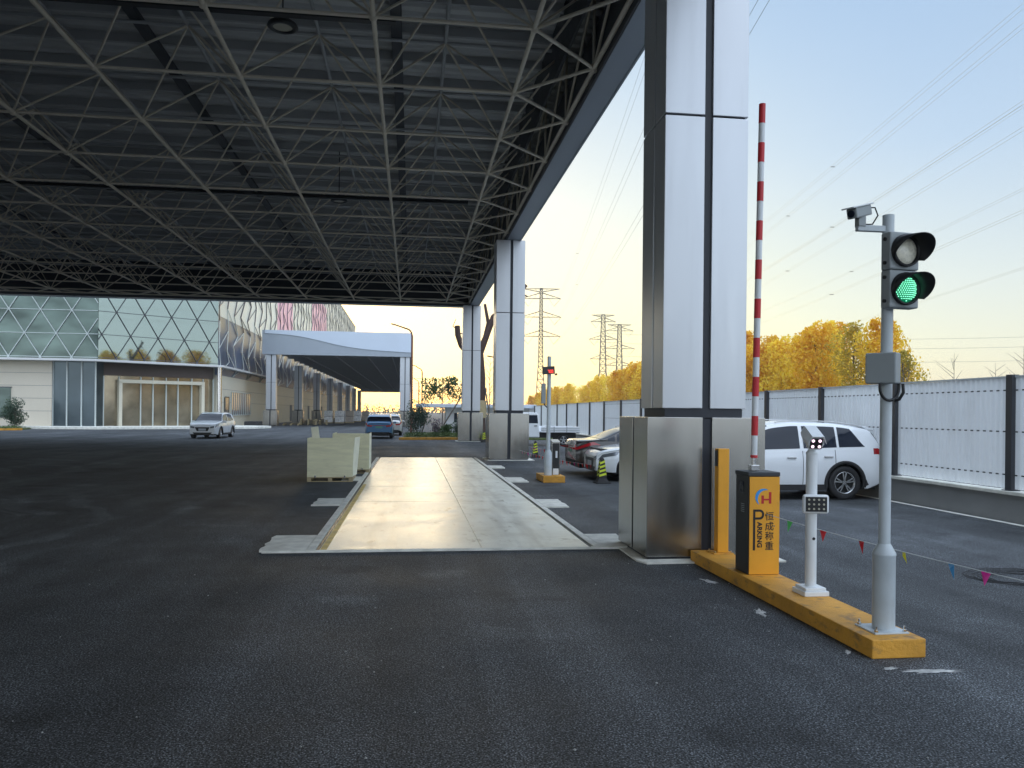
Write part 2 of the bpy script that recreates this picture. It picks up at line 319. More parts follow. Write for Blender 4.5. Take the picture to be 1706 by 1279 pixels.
# ------------------------------------------------------------------ weighing platform
W0,W1,WY0,WY1=-1.14,2.36,10.12,30.2
t=thing('weighbridge','long pale steel truck scale platform set flush in the asphalt lane','weighbridge',(0.6,20,0))
o=t.location.copy()
cuts=[10.12,15.45,18.6,24.2,30.2]
mid=.93
for i in range(4):
    for a,b in((W0,mid-.004),(mid+.004,W1)):
        MB(o).box(a,b,cuts[i]+.008,cuts[i+1]-.008,.002,.03).build('deck_plate',M['scale_deck'],t,bevel=.004)
MB(o).box(W0-.02,W1+.02,WY0,WY1,.001,.012).build('under_frame',M['wall_conc'],t)
for a,b in((W0-.16,W0-.06),(W1+.06,W1+.16)):
    MB(o).box(a,b,WY0,WY1,.003,.035).build('side_rail',M['concrete'],t,bevel=.004)
for a,b in((W0-.058,W0-.022),(W1+.022,W1+.058)):
    MB(o).box(a,b,WY0,WY1,.002,.008).build('side_gap',M['black'],t)
M['old_yellow']=mat('old_yellow',(.62,.48,.16),.6,var=.3,vs=5)
MB(o).box(W0+.01,W0+.09,WY0+.02,WY0+9,.0305,.0325).build('edge_stripe',M['old_yellow'],t)
MB(o).box(W0-.7,W1+.5,WY0-.05,WY0-.005,.003,.034).build('end_rail',M['concrete'],t,bevel=.004)
pads=[(-1.86,-1.31,10.15,11.35,'wide pale concrete pad left of the scale at its near end'),(-1.80,-1.31,15.0,16.1,'concrete pad beside the left scale rail, in front of the near plywood crate'),
 (-1.75,-1.31,20.3,21.4,'concrete pad at the left scale rail beside the near crate'),(-1.75,-1.31,25,26.1,'concrete pad at the left scale rail behind both plywood crates'),
 (2.53,3.0,10.15,11.2,'concrete pad between the scale and the nearest column plinth'),(2.53,2.98,14.5,15.75,'second concrete pad along the right scale rail, beyond the nearest column'),
 (2.53,3.0,19.8,21.1,'third concrete pad along the right scale rail, left of the display pole'),(2.53,2.98,24.6,25.8,'farthest concrete pad along the right scale rail, before the middle column')]
for a,b,c,d,l in pads:
    q=MB(((a+b)/2,(c+d)/2,0)); n=7
    left=[(a+random.uniform(-.05,.03),c+(d-c)*i/n) for i in range(n+1)] if a<0 else [(b+random.uniform(-.02,.03),c+(d-c)*i/n) for i in range(n+1)]
    poly=left+([(b,d),(b,c)] if a<0 else [(a,d),(a,c)])
    q.prism(poly,'z',.002,.03); tag(q.build('concrete_pad',M['concrete']),l,'concrete pad','concrete pads along the truck scale')

# ------------------------------------------------------------------ big canopy
cn=thing('canopy','huge grey flat roof canopy on metal clad columns with a steel space frame under it','canopy',(3.6,28,0))
o=cn.location.copy()
ZB=8.47; ZT=10.05; DX=2.76
XN=[2.06-DX*k for k in range(0,15)]; YN=[13.4+DX*n for n in range(-9,13)]
tb=MB(o); td=MB(o); tt=MB(o)
def sph(mb,c,r):
    mb.lathe(c,[(.02*r,-r),(.7*r,-.7*r),(r,0),(.7*r,.7*r),(.02*r,r)],8)
XE=3.44; YE=[y+DX/2 for y in YN]
for x in XN:
    tb.cyl((x,YN[0],ZB),(x,YE[-1],ZB),.044,n=8)
    for y in YN: sph(tb,(x,y,ZB),.085)
for y in YN:
    tb.cyl((XN[-1],y,ZB),(XN[0],y,ZB),.034,n=8)
tb.cyl((XE,YE[0]-DX,ZB),(XE,YE[-1],ZB),.05,n=8)
YF=YN[-1]+DX/2
tb.cyl((XN[-1],YF,ZB),(XE,YF,ZB),.045,n=8)
for i,y in enumerate(YE): sph(tb,(XE,y,ZB),.1)
for y in YN:
    td.cyl((XN[0],y,ZB),(XE,y+DX/2,ZB),.036,n=6,cap=False); td.cyl((XN[0],y,ZB),(XE,y-DX/2,ZB),.036,n=6,cap=False)
for x in XN:
    for s in(-1,1): td.cyl((x,YN[-1],ZB),(x+s*DX/2,YF,ZB),.036,n=6,cap=False)
XT=[x+DX/2 for x in XN]; YT=[y+DX/2 for y in YN]
for x in XT:
    tt.cyl((x,YT[0],ZT),(x,YT[-1],ZT),.045,n=6)
    for y in YT:
        for s in(-1,1):
            for u in(-1,1):
                xx=x+s*DX/2; yy=y+u*DX/2
                if xx<XN[0]+.1 and xx>XN[-1]-.1 and yy<YN[-1]+.1: td.cyl((x,y,ZT),(xx,yy,ZB),.025,n=6,cap=False)
                elif xx>XN[0]: td.cyl((x,y,ZT),(XE,yy+DX/2 if yy<YN[-1] else YF,ZB),.03,n=6,cap=False)
for y in YT: tt.cyl((XT[-1],y,ZT),(XT[0],y,ZT),.04,n=6)
tb.build('bottom_chords',M['truss'],cn,fix=False); td.build('web_members',M['truss'],cn,fix=False); tt.build('top_chords',M['purlin'],cn,fix=False)
XL=-36.5; YB=-12.5; YF2=48.6
rd=MB(o)   # ribbed deck
vs=[];fs=[]; i=0; y=YB
prof=[(0,0),(.16,0),(.2,.07),(.34,.07),(.38,0)]
ys=[]
while y<YF2-.4:
    for a,b in prof[:4]: ys.append((y+a,b))
    y+=.38
for yy,zz in ys: vs+=[(XL,yy,10.42+zz),(4.0,yy,10.42+zz)]
fs=[(2*k,2*k+1,2*k+3,2*k+2) for k in range(len(ys)-1)]
rd.add(vs,fs); rd.build('roof_deck',M['deck_metal'],cn)
MB(o).box(XL,4.05,YB,YF2,10.6,10.7).build('roof_top',M['fascia'],cn)
pu=MB(o)
y=YB+1
while y<YF2-1: pu.box(XL,3.4,y,y+.09,10.2,10.40); y+=DX/2
pu.build('purlins',M['purlin'],cn)
ga=MB(o)
for xx in(-0.4,-5.9,-11.4,-17,-22.5,-28): ga.box(xx-.12,xx+.12,YB,YF2-.5,10.08,10.19)
ga.build('roof_beams',M['dark_trim'],cn)
# gutter box on the right, seen from below
MB(o).box(3.53,4.02,YB,YF2,8.30,8.34).build('side_soffit',M['fascia'],cn)
MB(o).box(4.02,4.06,YB,YF2,8.28,11.0).build('side_fascia',M['fascia'],cn)
MB(o).box(3.49,3.53,YB,YF2-.5,8.31,9.3).build('inner_fascia',M['dark_trim'],cn)
ib=MB(o)
ib.box(3.1,3.16,YB,YF2-.5,9.25,10.38)
ib.build('inner_wall',M['dark_trim'],cn)
MB(o).box(XL,3.53,YF2-.45,YF2,8.30,8.34).build('end_soffit',M['fascia'],cn)
MB(o).box(XL,4.06,YF2,YF2+.04,8.28,11.0).build('end_fascia',M['fascia'],cn)
MB(o).box(XL,3.49,YF2-.49,YF2-.45,8.31,10.4).build('end_inner_fascia',M['dark_trim'],cn)
MB(o).box(XL,4.06,YB-.04,YB,8.28,11.0).build('back_fascia',M['fascia'],cn)
MB(o).box(XL-.04,XL,YB,YF2,8.28,11.0).build('left_fascia',M['fascia'],cn)
# rainwater pipe / small boxes on the deck for life
def column(parent,o,X,Y,ztop,seams,sc=1.0):
    """metal clad column with wide stainless plinth; X,Y = near left corner of the plinth"""
    pw,pd,ph=1.51,1.30,1.76
    sx0,sx1,sy0,sy1=X+.25,X+1.34,Y+.20,Y+1.12
    c=MB(o)
    gx0,gx1=X+.77,X+.87; gy=Y+.62
    zs=[1.86]+seams+[ztop]
    for a,b in zip(zs[:-1],zs[1:]):
        for x0,x1 in((sx0,gx0),(gx1,sx1)):
            for y0,y1 in((sy0,gy-.025),(gy+.025,sy1)):
                c.box(x0,x1,y0,y1,a+.012,b-.012)
    col=c.build('column',M['alu'],parent,bevel=.008)
    MB(o).box(sx0+.04,sx1-.04,sy0+.03,sy1-.03,0.1,ztop-.003).build('shaft_core',M['groove'],col)
    MB(o).box(sx0+.07,sx1-.02,sy0+.06,sy1-.05,1.765,1.865).build('neck',M['dark_trim'],col)
    p=MB(o); px0,px1=X+.70,X+.82
    for x0,x1 in((X,px0),(px1,X+pw)):
        for y0,y1 in((Y,gy-.03),(gy+.03,Y+pd)): p.box(x0,x1,y0,y1,.05,ph)
    p.build('plinth',M['steel'],col,bevel=.006)
    MB(o).box(X+.03,X+pw-.03,Y+.03,Y+pd-.03,.02,ph-.02).build('plinth_core',M['groove'],col)
    return col
for X,Y in((2.86,9.22),(2.88,28.95),(2.83,47.3),(2.86,-9.5)): column(cn,o,X,Y,8.30,[5.55])
# lights and cable trays hung in the roof
for yy,x1,lx,lab in((13.72,-.33,-2.33,'near'),(25.3,1.76,-2.39,'far')):
    oo=(lx,yy,8.7)
    tr=MB(oo).box(-20,x1,yy-.07,yy+.07,8.53,8.56); tr.box(-20,x1,yy-.07,yy-.055,8.56,8.63).box(-20,x1,yy+.055,yy+.07,8.56,8.63)
    tag(tr.build('cable_tray',M['black']),'black cable tray hung across the roof frame, the %s one of two'%('nearer' if lab=='near' else 'farther'),'cable tray','cable trays under the canopy')
    h=thing('high_bay_lamp','round dark lamp hanging in the space frame beside the %s cable tray'%('nearer' if lab=='near' else 'farther'),'ceiling lamp',(lx,yy+.55,8.6),0,'round lamps under the canopy')
    MB().lathe((0,0,0),[(.12,.14),(.25,.05),(.27,0),(.24,-.02),(.17,-.02),(.17,.02)],24).build('lamp_housing',M['black'],h)
    MB().lathe((0,0,0),[(.001,.0),(.17,.0)],24).build('lamp_glass',M['led_off'],h)
    MB().cyl((0,0,.12),(0,0,1.8),.015,n=6).build('hanging_rod',M['black'],h)
# plinth foot concrete
for X,Y,l in((2.86,9.22,'nearest'),(2.88,28.95,'middle'),(2.83,47.3,'farthest')):
    q=MB((X+.75,Y+.6,0)).prism([(X-.13,Y-.02),(X-.05,Y-.2),(X+.75,Y-.19),(X+1.7,Y-.2),(X+1.72,Y+1.4),(X-.1,Y+1.4)],'z',.002,.022)
    tag(q.build('column_footing',M['concrete'],bevel=0),'pale concrete footing slab under the %s column plinth'%l,'footing','concrete footings under the columns')

# ------------------------------------------------------------------ barrier island
IX0,IX1,IY0,IY1,IZ=3.40,3.83,5.38,9.17,.14
q=MB((3.61,7.3,0)).box(IX0,IX1,IY0,IY1,0,IZ); tag(q.build('island_kerb',M['kerb_orange'],bevel=.008),'long orange painted concrete kerb carrying the barrier, camera post and signal pole','kerb')
# barrier gate
t=thing('barrier_gate','orange parking barrier cabinet with its red and white boom raised upright','barrier',(3.64,7.7,IZ)); o=t.location.copy()
cx0,cx1,cy0,cy1,cz1=3.475,3.815,7.70,8.02,1.16
MB(o).box(cx0,cx1,cy0+.012,cy1,IZ,cz1).build('cabinet',M['black'],t,bevel=.006)
MB(o).box(cx0+.012,cx1,cy0,cy0+.010,IZ+.004,cz1-.004).build('front_panel',M['orange'],t,bevel=.003)
MB(o).box(cx0-.008,cx1+.004,cy0-.004,cy1+.008,cz1,cz1+.045).build('cabinet_lid',M['dark_trim'],t,bevel=.008)
vt=MB(o)
for k in range(5): vt.box(cx0-.004,cx0,7.80,7.88,.78+k*.02,.786+k*.02)
vt.build('side_vents',M['box_grey'],t)
MB(o).box(cx0-.005,cx0,7.82,7.92,.98,1.10).build('side_window',M['glass_dark'],t)
hub=MB(o).obox((3.60,7.86,1.24),(.09,.09,.06)); hub.cyl((3.60,7.86,1.25),(3.602,7.86,1.36),.022,n=12); hub.build('boom_mount',M['chrome'],t,bevel=.004)
b0=Vector((3.602,7.86,1.345)); b1_=Vector((3.656,7.86,5.09)); d=(b1_-b0); nseg=18
segs={'r':MB(o),'w':MB(o)}
bo=MB(o).cyl(b0,b1_-d*.0006,.0335,n=18).build('boom',M['white_paint'],t)
MB(o).cyl(b0,b0+d*.008,.037,n=18).build('red_band',M['red'],bo)
for k in range(1,nseg,2):
    MB(o).cyl(b0+d*(.008+.992*k/nseg),b0+d*(.008+.992*(k+1)/nseg),.0350,n=18).build('red_band',M['red'],bo)
# lettering on the cabinet
def text(s,size,x,z,mat_,parent,name,o,y,rot=0,ext=.0008,align='LEFT',bold=0,shear=0):
    cu=bpy.data.curves.new(name,'FONT'); cu.body=s; cu.size=size; cu.extrude=ext; cu.align_x=align; cu.align_y='CENTER'; cu.offset=bold; cu.resolution_u=4
    ob=bpy.data.objects.new(name,cu); C.objects.link(ob)
    bpy.context.view_layer.update(); dg=bpy.context.evaluated_depsgraph_get()
    me=bpy.data.meshes.new_from_object(ob.evaluated_get(dg)); bpy.data.objects.remove(ob)
    mm=Matrix.Translation(Vector((x,y,z))-o)@Matrix.Rotation(R(90),4,'X')@Matrix.Rotation(rot,4,'Z')
    me.transform(mm); me.materials.clear(); me.materials.append(mat_); me.name=name
    n=bpy.data.objects.new(name,me); C.objects.link(n); n.parent=parent; return n
fy=cy0-.0025
cwid=cx1-cx0-.012
def fx(px): return cx0+.012+(px-187)/(528-187)*cwid      # measured on a zoom of the panel
def fz(py): return IZ+(1192-py)/(1192-130)*(cz1-IZ)
fp=[c for c in t.children if c.name.startswith('front_panel')][0]
sw=MB(o); n=18; outer=[];inner=[]
cxs,czs=fx(345),fz(355)
for k in range(n+1):
    a=R(60+ (235-60)*k/n); ro=fx(345)-fx(250); tk=ro*.36*math.sin(math.pi*min(1,(k+.6)/(n+1.2)))**.8
    outer.append((cxs+ro*math.cos(a),czs+ro*.98*math.sin(a))); inner.append((cxs+.02*0+(ro-tk)*math.cos(a),czs+(ro-tk)*math.sin(a)))
for k in range(n):
    sw.prism([outer[k],outer[k+1],inner[k+1],inner[k]],'y',fy+.0005,cy0)
sw.build('blue_swoosh',M['logo_blue'],fp)
hm=MB(o); hm.box(fx(320),fx(347),fy,cy0,fz(424),fz(335)).box(fx(405),fx(432),fy,cy0,fz(424),fz(298)).box(fx(347),fx(405),fy,cy0,fz(388),fz(370)); hm.build('red_letter',M['logo_red'],fp)
# big P with long stem
pm=MB(o); pm.box(fx(228),fx(252),fy,cy0,fz(928),fz(486))
ox,oz=fx(300),fz(541); rr=fz(486)-fz(541)
op=[(fx(252),fz(486))]+[(ox+rr*.95*math.cos(a),oz+rr*math.sin(a)) for a in [R(90-180*k/14) for k in range(15)]]+[(fx(252),fz(596))]
ri=rr*.55; ip=[(fx(252),oz+ri)]+[(ox+ri*.95*math.cos(a),oz+ri*math.sin(a)) for a in [R(90-180*k/14) for k in range(15)]]+[(fx(252),oz-ri)]
for k in range(len(op)-1): pm.prism([op[k],op[k+1],ip[k+1],ip[k]],'y',fy,cy0)
pm.build('big_letter',M['ink'],fp)
text('ARKING',.072,fx(299),fz(622),M['ink'],fp,'lettering',o,fy,rot=R(-90),bold=.0022)
for ch,py in zip('恒成称重',(567,675,780,888)): text(ch,.098,fx(412),fz(py),M['ink'],fp,'character',o,fy,align='CENTER',bold=.0006)
lk=MB(o).cyl((fx(462),cy0-.012,fz(665)),(fx(462),cy0,fz(665)),.007,n=10); lk.build('lock',M['chrome'],fp)
# boom rest bollard
t=thing('boom_rest_post','slim orange square post at the far end of the barrier kerb','post',(3.70,8.91,IZ)); o=t.location.copy()
MB(o).box(3.64,3.775,8.91,9.03,IZ+.012,1.39).build('post_body',M['orange'],t,bevel=.006)
MB(o).box(3.634,3.64,8.93,9.01,1.18,1.37).build('sensor_window',M['black'],t)
bp=MB(o).box(3.57,3.825,8.86,9.10,IZ,IZ+.012); bp.build('base_plate',M['kerb_orange'],t,bevel=.003)
for x in(3.60,3.80): 
    for y in(8.885,9.075): MB(o).cyl((x,y,IZ+.012),(x,y,IZ+.035),.012,n=6).build('anchor_bolt',M['chrome'],t)
# plate reading camera post
t=thing('camera_post','short white post with a lit plate camera on top and a fill light below','camera post',(3.70,6.84,IZ)); o=t.location.copy(); cx_,cy_=3.70,6.84
b=MB(o).box(cx_-.12,cx_+.12,cy_-.12,cy_+.12,IZ,IZ+.045); b.box(cx_-.10,cx_+.10,cy_-.10,cy_+.10,IZ+.045,IZ+.075); b.build('foot',M['white_paint'],t,bevel=.006)
MB(o).cyl((cx_,cy_,IZ+.07),(cx_,cy_,1.44),.05,n=24).build('post',M['white_paint'],t)
MB(o).cyl((cx_,cy_-.053,.66),(cx_,cy_-.045,.66),.014,n=14).build('cable_hole',M['black'],t)
MB(o).lathe((cx_,cy_,1.44),[(.052,0),(.056,.01),(.04,.03),(.03,.05),(.05,.07),(.05,.09),(.01,.09)],20).build('swivel',M['white_paint'],t)
rot=Matrix.Rotation(R(-12),3,'Z')@Matrix.Rotation(R(20),3,'X')
cc=Vector((cx_,cy_-.01,1.595))
bodyp=[(a_*.84,b_*.84) for a_,b_ in [(-.085,-.03),(-.06,-.09),(.06,-.09),(.085,-.03),(.085,.03),(.05,.075),(-.05,.075),(-.085,.03)]]
hb=MB(o); vs=[];
for yy in(-.12,.12):
    for a,b_ in bodyp: vs.append(cc+rot@Vector((a,yy,b_)))
hb.add(vs,[tuple(range(8)),tuple(range(8,16))[::-1]]+[(i,i+8,(i+1)%8+8,(i+1)%8) for i in range(8)])
cm=hb.build('camera_housing',M['white_paint'],t,bevel=.005)
hd=MB(o); vs=[]
hp=[(a_*.84,b_*.84) for a_,b_ in [(-.098,.0),(-.062,.086),(.062,.086),(.098,.0),(.094,.0),(.058,.08),(-.058,.08),(-.094,.0)]]
for yy in(-.165,.11):
    for a,b_ in hp: vs.append(cc+rot@Vector((a,yy,b_)))
hd.add(vs,[(0,1,6,7),(1,2,5,6),(2,3,4,5),(8,15,14,9),(9,14,13,10),(10,13,12,11)]+[(i,i+8,(i+1)%8+8,(i+1)%8) for i in range(8)]); hd.build('sunshield',M['white_paint'],cm)
MB(o).obox(cc+rot@Vector((0,-.122,-.012)),(.11,.01,.10),rot).build('camera_face',M['black'],cm,bevel=.004)
for a in(-.030,.030):
    for b_ in(-.040,.016): MB(o).cyl(cc+rot@Vector((a,-.132,b_)),cc+rot@Vector((a,-.126,b_)),.0135,n=12).build('lit_lamp',M['led_ir'],cm)
fr=Matrix.Rotation(R(-12),3,'Z')
fc=Vector((cx_-.005,cy_-.085,.985))
fl=MB(o).obox(fc,(.235,.05,.175),fr).build('fill_light',M['white_paint'],t,bevel=.022)
MB(o).obox(fc+fr@Vector((0,-.0255,0)),(.19,.006,.135),fr).build('lamp_face',M['black'],fl)
for i in range(4):
    for j in range(3): MB(o).cyl(fc+fr@Vector((-.066+.044*i,-.034,-.042+.042*j)),fc+fr@Vector((-.066+.044*i,-.028,-.042+.042*j)),.0095,n=10).build('lamp_bead',M['led_off'],fl)
MB(o).obox((cx_,cy_-.055,.985),(.06,.04,.08)).build('bracket',M['white_paint'],t)
# traffic signal pole
t=thing('signal_pole','tall grey pole at the near kerb end with a two lamp signal showing green','traffic signal',(3.655,5.64,IZ)); o=t.location.copy(); px_,py_=3.655,5.64
bp=MB(o).box(px_-.15,px_+.13,py_-.13,py_+.15,IZ,IZ+.012); base=bp.build('base_plate',M['pole_grey'],t,bevel=.002)
for a in(-.125,.105):
    for b_ in(-.105,.125): MB(o).cyl((px_+a,py_+b_,IZ+.012),(px_+a,py_+b_,IZ+.055),.008,n=8).cyl((px_+a,py_+b_,IZ+.012),(px_+a,py_+b_,IZ+.03),.016,n=6).build('anchor_bolt',M['chrome'],base)
MB(o).lathe((px_,py_,IZ+.012),[(.083,0),(.083,.565),(.086,.57),(.086,.585),(.048,.655),(.045,.66)],28).build('pole_sleeve',M['pole_grey'],t)
MB(o).cyl((px_,py_,IZ+.6),(px_+.008,py_,3.36),.043,.043,n=24).build('pole',M['pole_grey'],t)
# signal head, turned to the right of the viewer
hr=Matrix.Rotation(R(8),3,'Z'); hc=Vector((px_+.04,py_-.10,0))
for k,(zc,lm) in enumerate(((3.055,'lens_clear'),(2.765,'led_green_disc'))):
    c=hc+Vector((0,0,zc))
    hd=MB(o).obox(c,(.265,.10,.285),hr).build('signal_head',M['box_grey'],t,bevel=.012)
    bez=MB(o).lathe(c+hr@Vector((0,-.05,0)),[(.124,0),(.124,.03),(.108,.03),(.105,.005)],28,hr@Matrix.Rotation(R(90),3,'X')); bez.build('bezel',M['black'],hd)
    vz=MB(o); n=22; vs=[];fs=[]
    for i in range(n+1):
        a=R(-35+250*i/n); L=.025+.19*max(0,math.sin(a)*.50+.34+.20*math.cos(a))**.9
        for rr,ll in((.122,0.0),(.128,L),(.122,L),(.115,.0)):
            vs.append(c+hr@Vector((rr*math.cos(a),-.06-ll,rr*math.sin(a)-(.03*ll/.2))))
    for i in range(n):
        for j in range(3): fs.append((i*4+j,i*4+j+1,(i+1)*4+j+1,(i+1)*4+j))
    vz.add(vs,fs,True); vz.build('visor',M['black'],hd)
    vs=[(0,0)]; ln=MB(o).lathe(c+hr@Vector((0,-.055,0)),[(.103,0),(.085,.018),(.05,.028),(.001,.032)],26,hr@Matrix.Rotation(R(90),3,'X')); ln_=ln.build('lens',M[lm],hd)
    if k==1:
        le=MB(o); pitch=.0175
        for a_ in range(-7,8):
            for b_ in range(-7,8):
                xx=(a_+.5*(b_%2))*pitch; zz=b_*pitch*.87; rr_=math.hypot(xx,zz)
                if rr_<.093:
                    yy=-.055-.033*max(0,1-(rr_/.104)**2)**.8-.002
                    p=c+hr@Vector((xx,yy,zz)); le.cyl(p,p+hr@Vector((0,-.005,0)),.0042,n=6)
        le.build('led_dots',M['led_green'],ln_)
    for zz in(-.09,.09):
        p=c+hr@Vector((-.145,0,zz)); MB(o).cyl(p,p+hr@Vector((.02,0,0)),.014,n=8).build('hinge_knob',M['black'],hd)
MB(o).obox((px_+.01,py_-.045,2.91),(.05,.05,.42)).build('signal_bracket',M['box_grey'],t)
# arm with camera
MB(o).obox((px_-.13,py_,3.25),(.25,.045,.045)).build('camera_arm',M['pole_grey'],t,bevel=.003)
cr_=Matrix.Rotation(R(205),3,'Z')@Matrix.Rotation(R(14),3,'X')   # lens looks left and slightly down
cr_=Matrix.Rotation(R(-62),3,'Z')@Matrix.Rotation(R(16),3,'X')
cc=Vector((px_-.235,py_,3.375))
cb=MB(o).obox(cc,(.085,.22,.08),cr_).build('camera_body',M['box_grey'],t,bevel=.01)
MB(o).obox(cc+cr_@Vector((0,-.01,.045)),(.105,.29,.012),cr_).build('sunshield',M['white_paint'],cb,bevel=.004)
MB(o).cyl(cc+cr_@Vector((0,-.112,0)),cc+cr_@Vector((0,-.12,0)),.028,n=16).build('camera_lens',M['glass_dark'],cb)
MB(o).obox((px_-.225,py_,3.30),(.06,.06,.08)).build('camera_mount',M['box_grey'],cb,bevel=.004)
cb2=MB(o).tube([cc+cr_@Vector((0,.11,.02)),cc+Vector((.13,0,.04)),cc+Vector((.155,0,-.02)),cc+Vector((.11,0,-.09)),(px_-.2,py_,3.28)],.006); cb2.build('camera_cable',M['black'],cb)
# junction box
jr=Matrix.Rotation(R(-50),3,'Z'); jc=Vector((px_-.075,py_-.075,2.165))
jb=MB(o).obox(jc,(.225,.12,.235),jr).build('junction_box',M['box_grey'],t,bevel=.012)
cbm=MB(o); 
pts=[(px_-.11,py_-.1,2.06)]+[(px_-.035-.078*math.cos(R(a)),py_-.1,2.02-.10*math.sin(R(a))) for a in range(0,181,15)]+[(px_+.043,py_-.1,2.06)]
cbm.tube(pts,.012); cbm.tube([(px_+.075,py_-.1,2.05),(px_+.08,py_-.1,1.98),(px_+.06,py_-.08,1.93),(px_+.04,py_-.05,1.92)],.012); cbm.build('cable_loops',M['black'],jb)

# ------------------------------------------------------------------ second island with the display
q=MB((3.66,20.2,0)).box(3.38,3.95,19.75,20.9,0,.17); tag(q.build('small_kerb',M['kerb_orange'],bevel=.01),'small orange kerb block under the display pole beside the scale','kerb')
t=thing('display_pole','grey pole carrying a dark board with red digits beside the truck scale','display pole',(3.56,20.1,.17)); o=t.location.copy(); ax,ay=3.56,20.1
MB(o).lathe((ax,ay,.17),[(.10,0),(.10,.58),(.06,.66)],20).build('pole_sleeve',M['pole_grey'],t)
MB(o).cyl((ax,ay,.7),(ax+.01,ay,3.27),.052,n=18).build('pole',M['pole_grey'],t)
dr=Matrix.Rotation(R(14),3,'Z')@Matrix.Rotation(R(-5),3,'Y'); dc=Vector((ax-.03,ay-.12,2.90))
db=MB(o).obox(dc,(.33,.06,.20),dr).build('display_board',M['black'],t,bevel=.004)
dg_=MB(o)
def seg7(mb,cx,ch,s):
    on={'7':'abc','6':'acdefg','0':'abcdef','8':'abcdefg'}[ch]; w_,h_=s*.5,s
    S={'a':(0,h_/2,w_,.012),'g':(0,0,w_,.012),'d':(0,-h_/2,w_,.012),'b':(w_/2,h_/4,.012,h_/2),'c':(w_/2,-h_/4,.012,h_/2),'f':(-w_/2,h_/4,.012,h_/2),'e':(-w_/2,-h_/4,.012,h_/2)}
    for k in on:
        x,z,a,b=S[k]; mb.obox(dc+dr@Vector((cx+x,-.032,z-.03)),(a,.003,b),dr)
for i,ch in enumerate('700'): seg7(dg_,-.02+i*.055,ch,.07)
dg_.build('digits',M['led_red'],db)
MB(o).obox((ax+.17,ay-.1,2.80),(.04,.16,.04),Matrix.Rotation(R(40),3,'Y')).build('speaker_horn',M['black'],t)
MB(o).obox((ax-.14,ay,2.30),(.11,.08,.52)).build('control_box',M['box_grey'],t,bevel=.006)
MB(o).tube([(ax-.12,ay,2.04),(ax-.09,ay,1.98),(ax-.02,ay-.02,1.92)],.015).build('cable',M['black'],t)
t=thing('card_kiosk','short stainless steel kiosk with a sloped top on the small orange kerb','kiosk',(3.77,20.3,.17)); o=t.location.copy()
kb=MB(o); kb.prism([(20.12,.17),(20.12,1.05),(20.42,1.10),(20.42,.17)],'x',3.66,3.88); kb.build('kiosk_body',M['steel'],t,bevel=.01)
MB(o).box(3.68,3.86,20.112,20.12,.30,1.0).build('dark_face',M['black'],t)
MB(o).box(3.76,3.81,20.106,20.112,.62,.80).build('label_plate',M['white_paint'],t)
MB(o).box(3.70,3.84,20.104,20.112,.18,.34).build('paper_notice',M['white_paint'],t)

# ------------------------------------------------------------------ cones
def cone(x,y,label):
    t=thing('traffic_cone',label,'traffic cone',(x,y,0),random.uniform(-.3,.3),'yellow and black cones beside the lane')
    MB().prism([(-.19,-.19),(.19,-.19),(.19,.19),(-.19,.19)],'z',0,.035).build('cone_base',M['rubber'],t,bevel=.01)
    m=MB(); vs=[];fs=[]; 
    for w_,z in((.15,.035),(.12,.10),(.105,.12),(.055,.60),(.035,.64),(.02,.66)): vs+=[(-w_,-w_,z),(w_,-w_,z),(w_,w_,z),(-w_,w_,z)]
    for k in range(5):
        for j in range(4): fs.append((4*k+j,4*k+(j+1)%4,4*k+4+(j+1)%4,4*k+4+j))
    fs.append((20,21,22,23)); m.add(vs,fs); m.build('cone_body',M['rubber'],t,bevel=.004)
    def wz(z): return .105-(z-.12)/.48*.05+.003
    st=MB()
    for r4 in range(4):
        rm=Matrix.Rotation(R(90*r4),3,'Z')
        for k in range(4):
            z0=.17+k*.105
            pts=[(-1,z0),(1,z0+.05),(1,z0+.105),(-1,z0+.055)]
            st.add([rm@Vector((u*wz(z),-wz(z),z)) for u,z in pts],[(0,1,2,3)])
    st.build('yellow_stripes',M['cone_yellow'],t,fix=False)
cone(4.89,19.65,'striped traffic cone in front of the parked white and dark cars')
cone(4.95,30.9,'striped traffic cone standing beside the white flatbed truck')
cone(4.30,46.2,'striped traffic cone between the middle and farthest columns')

